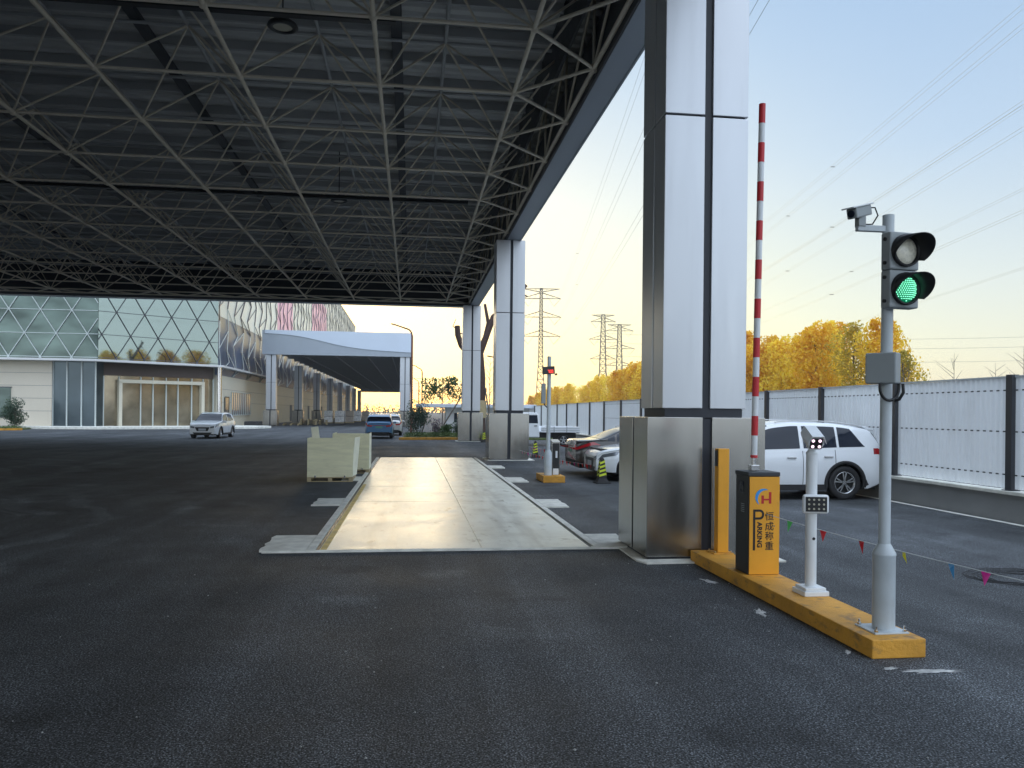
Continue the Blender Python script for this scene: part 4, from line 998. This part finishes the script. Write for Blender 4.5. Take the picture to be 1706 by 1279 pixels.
# triangular mullions
def trilattice(p,q,z0,zref,z1,base,rowh,r,matn,phase=0):
    d=(q-p); L=d.length; d.normalize(); n=Vector((d.y,-d.x,0)); m=MB(o)
    def Pt(s,z): return p+d*s+n*.06+Vector((0,0,z))
    rows=[]; z=zref
    while z-rowh>z0-.01: z-=rowh
    k=0; zz=z if z>=z0 else z0
    lev=[]; kk=-round((zref-z)/rowh)
    while z<=z1+.01: lev.append((z,kk)); z+=rowh; kk+=1
    for z,kk in lev: m.cyl(Pt(0,z),Pt(L,z),r*.8,n=4)
    levs=[(lev[0][0]-rowh,lev[0][1]-1)]+lev
    for (za,ka) in levs:
        s0=phase+(base/2 if ka%2 else 0)-base*2
        s=s0
        while s<L+base:
            for sg in(-1,1):
                a=(s,za); b=(s+sg*base/2,za+rowh)
                # clip to range
                def clip(a,b):
                    ax,az=a;bx,bz=b; t0,t1=0.,1.
                    for lo,hi,p0,dp in((0,L,ax,bx-ax),(z0,z1,az,bz-az)):
                        if abs(dp)<1e-9:
                            if p0<lo or p0>hi: return None
                            continue
                        u=(lo-p0)/dp; v=(hi-p0)/dp
                        if u>v: u,v=v,u
                        t0=max(t0,u); t1=min(t1,v)
                    if t0>=t1: return None
                    return (ax+(bx-ax)*t0,az+(bz-az)*t0),(ax+(bx-ax)*t1,az+(bz-az)*t1)
                c=clip(a,b)
                if c: m.cyl(Pt(*c[0]),Pt(*c[1]),r,n=4)
            s+=base
    return m.build('triangle_mullions',M[matn],B)
trilattice(A0,A1,ZG,8.25,17.4,2.55,2.03,.045,'mullion_white',phase=.9)
trilattice(A1,A2,ZG,8.25,17.4,2.4,2.03,.032,'mullion_dark',phase=.3)
# crackle pattern bars on the side
rs=random.Random(3)
m1=MB(o); m2=MB(o)
cw=3.5; rh=3.9; ncol=int((262-78.7)/cw); pts={}
for c in range(ncol+1):
    for k in range(0,17):
        yy=78.75+c*cw+(rs.uniform(-.6,.6)) + (.7 if (k+c)%2 else -.7); zz=5.2+k*rh/2*1.0+(rh/4 if c%2 else -rh/4)+rs.uniform(-.5,.5)
        pts[c,k]=(max(78.7,min(262,yy)),max(5.2,min(ZR,zz)))
def bar(a,b,r):
    mid_=(a[1]+b[1])/2; mm=m1 if mid_>ZS else m2
    mm.cyl((-18.53,a[0],a[1]),(-18.53,b[0],b[1]),r,n=4,cap=False)
for c in range(ncol+1):
    for k in range(16):
        bar(pts[c,k],pts[c,k+1],.07 if pts[c,k][1]>ZS else .055)
        if c<ncol and (k+c)%2==0 and rs.random()<.85: bar(pts[c,k],pts[c+1,k],.04)
m1.build('crackle_bars',M['mullion_dark'],B,fix=False); m2.build('crackle_bars',M['mullion_white'],B,fix=False,label='pale bars over the lower dark glass')
# ground floor
m=MB(o); wallbox(m,A0+Vector((0,.2,0)),Vector((-30.85,72.2,0)),0,5.85); m.build('front_wall',M['panel_wall'],B)
m=MB(o)
for z in(1.5,2.6,3.7,4.8): m.box(-62,-30.85,72.19,72.2,z,z+.03)
m.build('panel_joints',M['wall_conc'],B)
m=MB(o).box(-37,-34.2,72.14,72.19,1.0,3.5); wv=m.build('window',M['glass_green'],B); MB(o).box(-37.1,-34.1,72.13,72.16,.92,1.0).box(-37.1,-34.1,72.13,72.16,3.5,3.58).build('window_frame',M['mullion_dark'],wv)
m=MB(o).box(-30.85,-27.3,72.3,72.4,0.2,5.85); gl=m.build('stair_glazing',M['glass_blue'],B)
m=MB(o)
for x in(-30.85,-29.7,-28.5,-27.35): m.box(x-.05,x+.05,72.2,72.3,.2,5.85)
m.build('glazing_bars',M['mullion_white'],gl)
E0=Vector((-27.2,73.6,0)); E1=Vector((-19.1,78.9,0))
m=MB(o); wallbox(m,E0,E1,4.75,5.85,th=.3); m.build('brown_soffit_band',M['soffit_brown'],B)
m=MB(o); wallbox(m,E0,E1,.2,4.75,th=.1,out=-.1); lg=m.build('lobby_glazing',M['glass_lobby'],B)
d=(E1-E0).normalized(); n_=Vector((d.y,-d.x,0)); Lg=(E1-E0).length
m=MB(o); rotd=Matrix.Rotation(math.atan2(d.y,d.x),3,'Z')
for u in(0.0,.13,.32,.43,.55,.66,.79,.9,1.0):
    p=E0+d*Lg*u; m.obox((p.x,p.y,2.45),(.09,.16,4.5),rotd)
m.build('door_bars',M['mullion_white'],lg)
pf=MB(o); pa=E0+d*Lg*.13+n_*.3; pb=E0+d*Lg*.88+n_*.3
for p in(pa,pb): pf.obox((p.x,p.y,2.2),(.28,.7,4.0),rotd)
pm_=(pa+pb)/2; pf.obox((pm_.x,pm_.y,4.25),((pb-pa).length+.28,.7,.30),rotd); pf.build('portal_frame',M['panel_warm'],B,bevel=.01)
# thin roof slab edge over the ground floor
sl_=MB(o); 
polyo=[(-62,71.2),(-27.0,71.1),(-17.9,77.9),(-17.9,110),(-18.6,110),(-18.6,78.7),(-27.1,72.3),(-62,72.3)]
sl_.prism(polyo,'z',5.86,6.04); sl_.build('canopy_slab',M['slab_white'],B)
MB(o).cyl((-18.3,78.1,.2),(-18.35,78.1,5.86),.22,n=18).build('round_column',M['chrome'],B)
# side ground floor
m=MB(o); wallbox(m,A2+Vector((0,.6,0)),A3,0,5.14,th=.3); m.build('side_wall',M['panel_warm'],B)
m=MB(o)
for z in(2.5,3.8): m.box(-18.59,-18.585,79.2,262,z,z+.03)
m.build('panel_joints',M['wall_conc'],B)
wv=MB(o).box(-18.6,-18.55,84.3,94,1.25,3.6).build('window',M['glass_dark'],B)
m=MB(o)
for k in range(11): y=84.3+9.7*k/10; m.box(-18.56,-18.50,y-.06,y+.06,1.2,3.65)
m.box(-18.56,-18.49,84.2,94.1,1.15,1.25).box(-18.56,-18.49,84.2,94.1,3.6,3.7); m.build('window_frame',M['mullion_white'],wv)
dm=MB(o).box(-18.6,-18.52,81.3,83.0,.25,3.0).build('door',M['glass_blue'],B)
MB(o).box(-18.52,-18.49,81.2,81.3,.2,3.1).box(-18.52,-18.49,83,83.1,.2,3.1).box(-18.52,-18.49,81.2,83.1,3.0,3.1).build('door_frame',M['dark_trim'],dm)
for k,y in enumerate((104,124,145,166,187)):
    dd=MB(o).box(-18.6,-18.54,y,y+2.0,.1,2.6).build('door',M['wall_conc'],B)
q=MB((-25,72,0)).prism([(-34,69.6),(-26,69.6),(-14.5,76.2),(-13.6,79),(-14.2,80.5),(-18.7,82),(-27,78),(-34,74)],'z',.0,.22); tag(q.build('pavement',M['concrete'],bevel=.02),kind='structure')
q=MB((-16.2,82,0)).box(-16.6,-15.2,81,83.2,.0,.62); tag(q.build('rubber_bench',M['rubber'],bevel=.05),'low black block lying on the pavement beside the office side wall','block')

# ------------------------------------------------------------------ loading canopy
D=thing('loading_canopy','pale blue metal loading canopy with a wave line on its deep fascia','canopy',(-8,90,0)); o=D.location.copy()
DY=90; x0,x1=-16.6,-.05; z0,z1=8.02,10.75; DE=262
MB(o).box(x0,x1,DY+.1,DY+.6,z0,z1).build('front_fascia',M['fascia'],D)
M['fascia_light']=mat('fascia_light',(.55,.62,.72),.38,metal=.35,var=.04,vs=.3)
m=MB(o); n=40; top=[];bot=[]
for k in range(n+1):
    u=k/n; x=x0+.3+(x1-x0-.3)*u; s=1/(1+math.exp(-(u-.38)*8)); zw=z1-.05-.42*0-(.25+1.95*s)+.15*math.sin(u*3.1); top.append((x,z1-.0)); bot.append((x,zw))
m.prism(bot+top[::-1],'y',DY,DY+.09); m.build('wave_panel',M['fascia_light'],D)
MB(o).box(x0,x1,DY+.6,DE,9.3,9.6).build('roof_deck',M['deck_metal'],D)
MB(o).box(x1-.4,x1,DY+.6,DE,8.02,10.7).build('side_fascia',M['fascia'],D)
MB(o).box(x0,x1-.4,DE-.3,DE,8.02,10.7).build('end_fascia',M['fascia'],D)
m=MB(o)
y=DY+3
while y<DE-2: m.box(x0,x1-.4,y,y+.16,8.75,9.29); y+=5.3
for xx in(-13.5,-9.5,-5.5,-2.5): m.box(xx-.06,xx+.06,DY+.6,DE-.4,8.55,8.745)
m.build('roof_beams',M['purlin'],D)
for k in range(9):
    y=DY+.2+21.4*k
    if y>DE-2: break
    column(D,o,-16.45,y,z0-.002,[4.9]); 
    if k in(0,8) or k==4: column(D,o,-1.56,y,z0-.002,[4.9])
# goods under the loading canopy
def pallet_stack(x,y,n,label,w_=1.2,wob=True):
    t=thing('pallet_stack',label,'pallets',(x,y,0),0,'flat piles of wooden pallets by the loading wall'); m=MB()
    for k in range(n):
        z=.15*k; dx=random.uniform(-.08,.08)
        for j in range(6): m.box(-.6*w_+dx,.6*w_+dx,-.5+j*.17,-.38+j*.17,z+.11,z+.13)
        for xx in(-.58,-.06,.46): m.box(xx*w_+dx,(xx+.12)*w_+dx,-.5,.47,z,z+.109)
    m.build('pallets',M['wood'],t)
pallet_stack(-14.1,95.5,2,'lowest pile of wooden pallets nearest the left loading column',1.6)
pallet_stack(-12.6,99,5,'higher pile of pallets beside the first loading bay',1.7)
pallet_stack(-11.4,101,4,'pile of pallets farthest into the lane at the loading wall',1.5)
def goods(x,y,nx,h,label,mt):
    t=thing('wrapped_goods',label,'wrapped pallet load',(x,y,0),0,'film wrapped loads along the loading wall'); m=MB()
    MB().box(-.6,.6,-.5,.5,0,.14).build('pallet',M['wood'],t)
    for k in range(h): MB().box(-.58+.01*k,.58-.01*k,-.49,.49,.15+k*.85,.15+k*.85+.8).build('load',M[mt],t,bevel=.04)
    MB().box(-.585,.585,-.495,.495,.97,1.0).build('strap',M['dark_trim'],t)
gl_=['leftmost film wrapped load, standing against the wall','white wrapped load second from the left','wrapped load with tan cartons in the middle of the row','pinkish carton load right of the middle','tall wrapped load near the right of the row','last wrapped load at the right end of the row']
for i,(x,y,h,mt) in enumerate(((-11.6,113,2,'wrap'),(-10.1,113,2,'wrap'),(-10.3,119,2,'wrap'),(-8.9,116,2,'carton'),(-8.6,128,2,'wrap'),(-8.0,140,2,'carton'))): goods(x,y,1,h,gl_[i],mt)

# ------------------------------------------------------------------ vegetation helpers
def leafball(m,c,rad,n,size,rnd,flat=1.0,shell=.5):
    c=Vector(c)
    for _ in range(n):
        while True:
            p=Vector((rnd.uniform(-1,1),rnd.uniform(-1,1),rnd.uniform(-1,1)))
            if p.length<=1 and p.length>shell*rnd.random(): break
        p=Vector((p.x*rad[0],p.y*rad[1],p.z*rad[2]))+c
        a=Vector((rnd.gauss(0,1),rnd.gauss(0,1),rnd.gauss(0,1))).normalized(); b=a.orthogonal().normalized(); b=Matrix.Rotation(rnd.uniform(0,6.3),3,a)@b; q=a.cross(b)
        s=size*rnd.uniform(.6,1.3)
        m.add([p-b*s,p-q*s*.55,p+b*s,p+q*s*.55],[(0,1,2,3)])
def tree_mesh(seed,h,w_,nclump,nleaf,size):
    rnd=random.Random(seed); tr=MB(); cr=MB()
    tr.tube([(0,0,0),(rnd.uniform(-.1,.1),0,h*.3),(rnd.uniform(-.2,.2),rnd.uniform(-.2,.2),h*.65),(0,0,h*.93)],[.16,.13,.08,.02],7)
    for k in range(nclump):
        u=(k+.5)/nclump; z=h*(.16+.82*u); env=w_*(math.sin(math.pi*min(1,.12+.80*u))**.7)*rnd.uniform(.75,1.1); a=rnd.uniform(0,6.28); rr=env*rnd.uniform(.25,.75)
        c=Vector((rr*math.cos(a),rr*math.sin(a),z)); s=env*rnd.uniform(.32,.55)
        tr.tube([(0,0,z-h*.12),c*1.0-Vector((0,0,.2))],[.04,.012],4)
        leafball(cr,c,(s,s,s*1.25),nleaf,size,rnd)
    return tr,cr
def make_tree(name,label,cat,seed,h,w_,nc,nl,size,lm,bm='bark_grey',group=None):
    t=thing(name,label,cat,(0,0,0),0,group); tr,cr=tree_mesh(seed,h,w_,nc,nl,size)
    tr.build('trunk',M[bm],t,fix=False); cr.build('crown',M[lm],t,fix=False); return t
# row of yellow trees beyond the fence
protos=[make_tree('poplar_tree','x','tree',10+i,12.0,3.9,54,120,.21,'leaf_yellow') for i in range(4)]+[make_tree('poplar_tree','x','tree',30,11.2,3.2,38,90,.18,'leaf_olive'),make_tree('poplar_tree','x','tree',31,10.5,3.3,34,90,.18,'leaf_olive')]
pl=[]
rn=random.Random(5)
mir=[(49,y_) for y_ in (8,15,21,27,33,39)]
y=72
k=0
while y<330 and k<40:
    sp=3.9 if y<165 else 9
    pl.append((48+rn.uniform(-1.5,1.5),y,k)); y+=sp*rn.uniform(.8,1.2); k+=1
for k,y in enumerate((95,103,112,122,134,148,163,180)): pl.append((55+rn.uniform(-2,2),y+3,100+k))
used=set()
for x,y,k in pl:
    if k==0: pi=5
    elif k in(2,): pi=4
    elif 17<=k<=20: pi=4 if k%2 else 5
    else: pi=rn.choice([0,1,2,3])
    p=protos[pi]
    if pi in used: t=copy_tree(p)
    else: t=p; used.add(pi)
    t.location=(x,y,0); t.rotation_euler=(0,0,rn.uniform(0,6.28))
    s=rn.uniform(1.02,1.2)*max(.5,.93-.0012*(y-85))
    if k==0: s=.78
    if k==1: s=.96
    if k>=100: s*=1.02
    t.scale=(s,s,s*rn.uniform(.96,1.06)); t['group']='autumn trees beyond the fence'; t['category']='tree'
    OW='first second third fourth fifth sixth seventh eighth ninth tenth eleventh twelfth thirteenth fourteenth fifteenth sixteenth seventeenth eighteenth nineteenth twentieth'.split()
    if k==0: lb='low thin olive tree at the right end of the tree row beyond the fence'
    elif k==1: lb='smaller yellow tree, second from the right end of the row beyond the fence'
    elif k>=100: lb='yellow tree in the back row beyond the fence, %s from its right end'%OW[k-100]
    elif k<20: lb='autumn tree in the front row beyond the fence, %s from its right end'%OW[k]
    else: lb='distant autumn tree in the front row, %s after the twentieth from its right end'%OW[k-20]
    t['label']=lb
for i,(x,y) in enumerate(mir):
    t=copy_tree(protos[i%4]); used.add(i%4) if i%4 in used else None
    t.location=(x,y,0); t.rotation_euler=(0,0,i*1.3); t.scale=(1.05,1.05,1.05); t['category']='tree'; t['group']='autumn trees beyond the fence'
    t['label']='yellow tree standing far right beyond the fence, %s from the front'%OW[i]
for i,p in enumerate(protos):
    if i not in used:
        for ch in list(p.children): bpy.data.objects.remove(ch)
        bpy.data.objects.remove(p)
# far wood at the horizon
m=MB(); rnd=random.Random(9)
for k in range(260):
    x=-160+k*2.6; h=rnd.uniform(4,8); leafball(m,(x,560+rnd.uniform(-20,20),h*.5),(2.6,2.6,h*.6),26,.9,rnd)
tag(m.build('far_wood',M['leaf_far'],fix=False),'hazy line of far trees on the horizon behind the yard','wood',kind='stuff')
# saplings behind the fence at right
def bare(name,label,cat,loc,h,seed,group=None,leaf=None,br=14,r0=.04,spread=.35):
    rnd=random.Random(seed); t=thing(name,label,cat,loc,0,group); m=MB(); m.tube([(0,0,0),(rnd.uniform(-.05,.05),0,h*.5),(rnd.uniform(-.1,.1),0,h)],[r0,r0*.6,r0*.15],6); lf=MB()
    for k in range(br):
        z=h*(.35+.6*k/br); a=rnd.uniform(0,6.28); l=h*spread*(1-.6*k/br)*rnd.uniform(.5,1); q=Vector((l*math.cos(a),l*math.sin(a),z+l*.8)); m.tube([(0,0,z),(q*.5+Vector((0,0,z*.5))),q],[r0*.35,r0*.25,r0*.1],4)
        if leaf: leafball(lf,q,(l*.4,l*.4,l*.4),leaf[1],leaf[2],rnd)
    m.build('trunk',M['bark_grey'],t,fix=False)
    if leaf: lf.build('crown',M[leaf[0]],t,fix=False)
for i,(px,h,lab) in enumerate(((28.6,4.9,'thin bare sapling top above the fence just right of the signal pole box'),(31.5,5.5,'bare sapling above the fence in the middle of the right gap'),(34.2,5.0,'low bare sapling above the fence left of the last dark post'),(36.0,6.0,'tallest bare sapling above the fence near the right edge'))):
    bare('sapling',lab,'tree',(px,42,0),h,60+i,'bare saplings beyond the fence')
# young leafy saplings left of the middle column (behind the small building)
bare('leafy_tree','small half bare tree with olive leaves behind the low guard house','tree',(3.4,86,0),4.7,70,None,('leaf_green',46,.15),30,.09,.62)
bare('thin_tree','slender bare tree between the farthest and middle columns','tree',(6.2,62,0),6.2,71,None,None,26,.05,.3)
# large pruned tree
t=thing('pruned_tree','old dark tree with heavily cut back bare limbs behind the farthest column','tree',(4.75,54,0)); o=t.location.copy()
m=MB(o); Y=54
m.tube([(4.75,Y,0),(4.75,Y,2),(4.80,Y,4.2),(4.70,Y,5.6),(4.62,Y,6.1)],[.42,.36,.30,.27,.30],12)
m.tube([(4.65,Y,5.8),(5.1,Y,7.0),(5.6,Y,8.4),(6.4,Y,9.2),(7.3,Y,10.1),(7.9,Y,10.7)],[.26,.22,.20,.17,.14,.12],10)
m.tube([(5.0,Y,6.8),(5.25,Y,8.0),(5.0,Y,9.3)],[.16,.13,.09],8)
m.tube([(7.4,Y,10.2),(8.0,Y,9.9)],[.08,.04],6); m.tube([(7.6,Y,10.4),(7.6,Y,11.0)],[.07,.03],6)
m.tube([(4.6,Y,5.4),(3.9,Y,5.8),(3.4,Y,6.4),(3.15,Y,7.1),(3.10,Y,7.75)],[.24,.22,.21,.20,.19],10)
m.tube([(3.2,Y,7.2),(3.9,Y,7.25)],[.05,.03],6); m.tube([(3.15,Y,7.5),(2.8,Y,7.7),(3.0,Y,8.2)],[.05,.03,.02],6)
m.tube([(5.2,Y,5.7),(5.8,Y,5.6),(6.2,Y,5.9)],[.05,.04,.02],6)
m.build('trunk',M['bark'],t,fix=False)
pr=MB(o)
for a,b in(((1.7,53,0.1),(4.5,54,4.6)),((3.0,52.6,.1),(4.6,54,4.4)),((5.6,53.2,.1),(4.9,54,4.4))): pr.cyl(a,b,.05,n=8)
pr.build('support_poles',M['bark_grey'],t)
MB(o).tube([(4.75,Y,1.4),(4.75,Y,2.6)],.44,12).build('trunk_wrap',M['wood'],t)

# planting bed beyond the scale
q=MB((1.0,51,0)).prism([(-.75,49.4),(2.9,50.0),(2.9,50.35),(-.6,49.75)],'z',0,.16); tag(q.build('bed_kerb',M['kerb_orange'],bevel=.01),'low orange kerb along the front of the planting bed','kerb')
q=MB((1.5,55,0)).prism([(-.6,49.76),(9.5,50.6),(9.5,62),(-.2,62)],'z',0.0,.12); tag(q.build('planting_soil',M['soil']),kind='structure')
rnd=random.Random(11)
m=MB((1,50.6,0))
for k in range(34): leafball(m,(-.35+3.3*k/33,50.25+.35*rnd.random()+.01*k,.30),(.16,.24,.20),90,.035,rnd)
tag(m.build('low_hedge',M['leaf_green'],fix=False),'low clipped green hedge strip behind the orange kerb','hedge')
def bush(name,label,loc,rad,n,size,lm,stems=True,group=None):
    t=thing(name,label,'bush',loc,0,group); m=MB(); rr=random.Random(hash(label)%1000 if False else len(label)*7)
    if stems:
        st=MB()
        for k in range(9): a=rr.uniform(0,6.28); st.tube([(0.1*math.cos(a),.1*math.sin(a),0),(rad[0]*.6*math.cos(a),rad[1]*.6*math.sin(a),rad[2]*1.3)],[.025,.008],5)
        st.build('stems',M['bark_grey'],t,fix=False)
    for k in range(16):
        a=rr.uniform(0,6.28); q=rr.uniform(.1,.7); z=rad[2]*rr.uniform(.45,1.75)
        leafball(m,(rad[0]*q*math.cos(a),rad[1]*q*math.sin(a),z),(rad[0]*.45,rad[1]*.45,rad[2]*.42),n//16,size,rr)
    m.build('foliage',M[lm],t,fix=False)
bush('tall_shrub','tall dark green shrub with upright stems left in the planting bed',(.55,52.6,.1),(1.0,.8,1.18),2600,.06,'leaf_grey')
bush('round_shrub','rounded yellow green shrub beside the farthest column',(2.35,52.0,.1),(.62,.55,.48),1900,.045,'leaf_green',False)
bush('dark_shrub','small dark green shrub directly left of the farthest column plinth',(3.1,52.6,.1),(.5,.5,.6),1200,.05,'leaf_grey')
bush('purple_shrub','small purplish shrub between the tall and the rounded shrub',(1.75,53.6,.1),(.55,.5,.62),500,.05,'mauve_leaf')
bush('entrance_shrub','leafy shrub at the far left edge before the office wall',(-32.3,68.9,.1),(1.15,1.0,1.3),2400,.075,'leaf_grey')
q=MB((-35,67,0)).prism([(-42,64.6),(-31.2,65.4),(-30.6,66.2),(-31.5,70),(-42,70)],'z',0,.1); tag(q.build('planting_soil',M['soil']),kind='structure')
q=MB((-35,65,0)).prism([(-42,64.3),(-31.3,65.1),(-30.4,66.0),(-30.6,66.2),(-31.4,65.4),(-42,64.6)],'z',0,.16); tag(q.build('bed_kerb',M['cone_yellow'] if False else M['kerb_orange']),'orange kerb at the far left edge before the office building','kerb')
m=MB((-35,66,0))
for k in range(60): leafball(m,(-42+10.8*rnd.random(),66+2.5*rnd.random(),.2),(.5,.5,.13),40,.05,rnd)
tag(m.build('bed_plants',M['leaf_green'],fix=False),'green ground cover in the bed at the far left','ground cover',kind='stuff')
# guard house
t=thing('guard_house','low pale flat roofed building behind the planting bed','building',(4,66,0)); o=t.location.copy()
MB(o).box(.4,10.5,65,70,2.15,2.45).build('roof',M['fascia_light'],t,bevel=.02)
MB(o).box(3.0,10,66,69.5,0,2.149).build('wall',M['slab_white'],t)
MB(o).box(3.6,4.4,65.95,66,.9,1.7).build('window',M['glass_dark'],t)
MB(o).box(.6,.75,65.3,65.45,0,2.149).box(2.9,3.0,66,69,0,2.149).build('post',M['pole_grey'],t)
# street lamps
def lamp(x,y,h,arm,label):
    t=thing('street_lamp',label,'street lamp',(x,y,0),0,'arched street lamps beside the yard'); m=MB()
    pts=[(0,0,0),(0,0,h-.9)]+[(-.45*(1-math.cos(a)),0,h-.9+.6*math.sin(a)) for a in [R(22*k) for k in range(1,5)]]+[(-arm,0,h)]
    m.tube(pts,[.10,.08]+[.065]*4+[.05],10); m.build('pole',M['lamp_rust'],t)
    MB().obox((-arm-.05,0,h-.0),(.5,.2,.09),Matrix.Rotation(R(14),3,'Y')).build('lamp_head',M['lamp_rust'],t,bevel=.02)
lamp(0.02,62,8.6,1.35,'nearest and tallest street lamp, its arm reaching left over the canopy end')
lamp(1.35,100,7.6,.9,'second street lamp, right of the nearest one and much smaller')
lamp(1.2,128,7.2,.8,'farthest and smallest street lamp in the row')
t=thing('sign_post','thin grey post with a small box between the farthest and middle columns','post',(5.6,60,0)); MB().cyl((0,0,0),(0,0,3.6),.04,n=8).build('post',M['box_grey'],t); MB().box(-.16,.16,-.1,.1,3.35,3.65).build('box',M['black'],t); MB().box(-.02,.6,-.02,.02,3.1,3.15).build('arm',M['box_grey'],t)

# ------------------------------------------------------------------ pylons and wires
LD=Vector((math.sin(R(8.2)),math.cos(R(8.2)),0)); LS=Vector((LD.y,-LD.x,0))
def pylon(base,h,arms,label,mt,bw=4.2,tw=.9,wa=1.8):
    t=thing('power_pylon',label,'pylon',base,0,'steel lattice power pylons'); m=MB()
    def wd(z):
        zz=h*.42; return bw+(wa-bw)*(z/zz) if z<zz else wa+(tw-wa)*(z-zz)/(h-zz)
    def cor(z): w_=wd(z)/2; return [LS*(sx*w_)+LD*(sy*w_)+Vector((0,0,z)) for sx,sy in((-1,-1),(1,-1),(1,1),(-1,1))]
    zs=[0]; 
    while zs[-1]<h: zs.append(min(h,zs[-1]+max(1.6,wd(zs[-1])*1.05)))
    for a,b in zip(zs[:-1],zs[1:]):
        A,Bc=cor(a),cor(b)
        for k in range(4):
            m.cyl(A[k],Bc[k],.17,n=4,cap=False); m.cyl(A[k],Bc[(k+1)%4],.10,n=4,cap=False); m.cyl(A[(k+1)%4],Bc[k],.10,n=4,cap=False); m.cyl(Bc[k],Bc[(k+1)%4],.10,n=4,cap=False)
    m.build('tower',M[mt],t,fix=False)
    for z,l,up in arms:
        ar=MB()
        for s in(-1,1):
            tip=LS*(s*l)+Vector((0,0,z)); c=cor(z)[1 if s>0 else 0]; c2=cor(z)[2 if s>0 else 3]; cu=cor(min(h,z+up))[1 if s>0 else 0]; cu2=cor(min(h,z+up))[2 if s>0 else 3]
            for q in(c,c2,cu,cu2): ar.cyl(q,tip,.13,n=4,cap=False)
            for u in(.3,.6): ar.cyl(c.lerp(tip,u),cu.lerp(tip,u-.12),.05,n=4,cap=False)
        ar.build('cross_arm',M[mt],t,fix=False)
        if z<h-1.5:
            ins=MB()
            for s in(-1,1):
                lo=LS*(s*(l-2.6))+Vector((0,0,z-3.0)); ins.cyl(LS*(s*l)+Vector((0,0,z)),lo,.09,n=4); ins.cyl(LS*(s*(l-4.8))+Vector((0,0,z+.3)),lo,.05,n=4)
            ins.build('insulators',M[mt],t,fix=False)
P1=Vector((49.8,300,0)); P2=Vector((92.3,370,0)); P3=Vector((101.6,372,0))
ARM1=[(50.0,7.2,-1.2),(46.2,7.6,2.2),(39,7.8,2.2),(31.5,7.6,2.2)]
P2=Vector((91.5,368,0)); P3=Vector((104,384,0))
pylon(P1,50.2,ARM1,'nearest lattice pylon, right of the middle column','pylon')
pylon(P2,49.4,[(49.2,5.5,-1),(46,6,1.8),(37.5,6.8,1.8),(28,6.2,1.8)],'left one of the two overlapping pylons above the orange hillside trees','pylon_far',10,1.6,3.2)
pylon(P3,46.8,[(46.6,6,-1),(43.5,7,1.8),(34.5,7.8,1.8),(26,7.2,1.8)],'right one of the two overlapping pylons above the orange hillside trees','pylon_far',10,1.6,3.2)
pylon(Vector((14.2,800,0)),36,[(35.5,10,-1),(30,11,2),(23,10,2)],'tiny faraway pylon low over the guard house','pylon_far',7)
def powerline(P,lat,z,lab,mt,sagk=7.0,rad=.012):
    # twin conductor from pylon P back over the yard to the next (unseen) tower
    t=thing('power_line','x','power cable',(P.x,P.y,0),0,'twin overhead power cables'); t['label']=lab
    o=Vector((P.x,P.y,0)); span=430; A=o+LS*lat+Vector((0,0,z)); m=MB(o)
    for s in(-.28,.28):
        pts=[]
        for k in range(61):
            u=k/60; p=A-LD*span*u+LS*s; p.z=z-4*sagk*u*(1-u); pts.append(p)
        m.tube(pts,rad,4)
    m.build('conductor',M[mt],t,fix=False)
    sp=MB(o)
    for u in(.30,.62,.84):
        p=A-LD*span*u; zz=z-4*sagk*u*(1-u); sp.obox(p+Vector((0,0,zz-z)),(.60,.10,.06),Matrix.Rotation(R(-8.2),3,'Z'))
    sp.build('spacers',M['pylon'],t,fix=False)
names={0:'nearest pylon',1:'left one of two overlapping pylons'[:0]+'left far pylon',2:'right far pylon'}
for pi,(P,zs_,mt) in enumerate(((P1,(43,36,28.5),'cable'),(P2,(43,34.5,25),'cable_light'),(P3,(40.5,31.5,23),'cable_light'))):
    for zi,z in enumerate(zs_):
        for sgn,sn in((-1,'left'),(1,'right')):
            if sgn<0 and not(pi==2 and zi<2): continue
            lab='twin cable from the %s end of the %s crossarm on the %s'%(sn,('upper','middle','lower')[zi],names[pi])
            powerline(P,sgn*5.2,z,lab,mt,sagk=6.5)
def crossline(z,y,lab):
    m=MB((150,y,0)); pts=[]
    for k in range(41):
        u=k/40; pts.append((100+330*u,y-40*u,z-9*4*u*(1-u)*.5+z*.12*u))
    m.tube(pts,.08,4); tag(m.build('power_line',M['cable'],fix=False),lab,'power cable','faint cables low in the right sky')
crossline(46,420,'upper faint cable low in the sky at the right edge'); crossline(41,420,'middle faint cable low in the sky at the right edge'); crossline(34,420,'lowest faint cable above the saplings at the right edge')

# ------------------------------------------------------------------ thin evening haze round everything
hz=MB().box(-950,950,-205,1700,-1,62).build('haze',bpy.data.materials.new('haze')); hz['kind']='stuff'; hz['label']='thin pale evening haze fading the far pylons and trees'
hm=hz.data.materials[0]; hm.use_nodes=True; hm.node_tree.nodes.clear(); ho=hm.node_tree.nodes.new('ShaderNodeOutputMaterial'); hv=hm.node_tree.nodes.new('ShaderNodeVolumePrincipled')
hv.inputs['Density'].default_value=.0003; hv.inputs['Color'].default_value=(.88,.90,.90,1); hm.node_tree.links.new(hv.outputs[0],ho.inputs['Volume'])
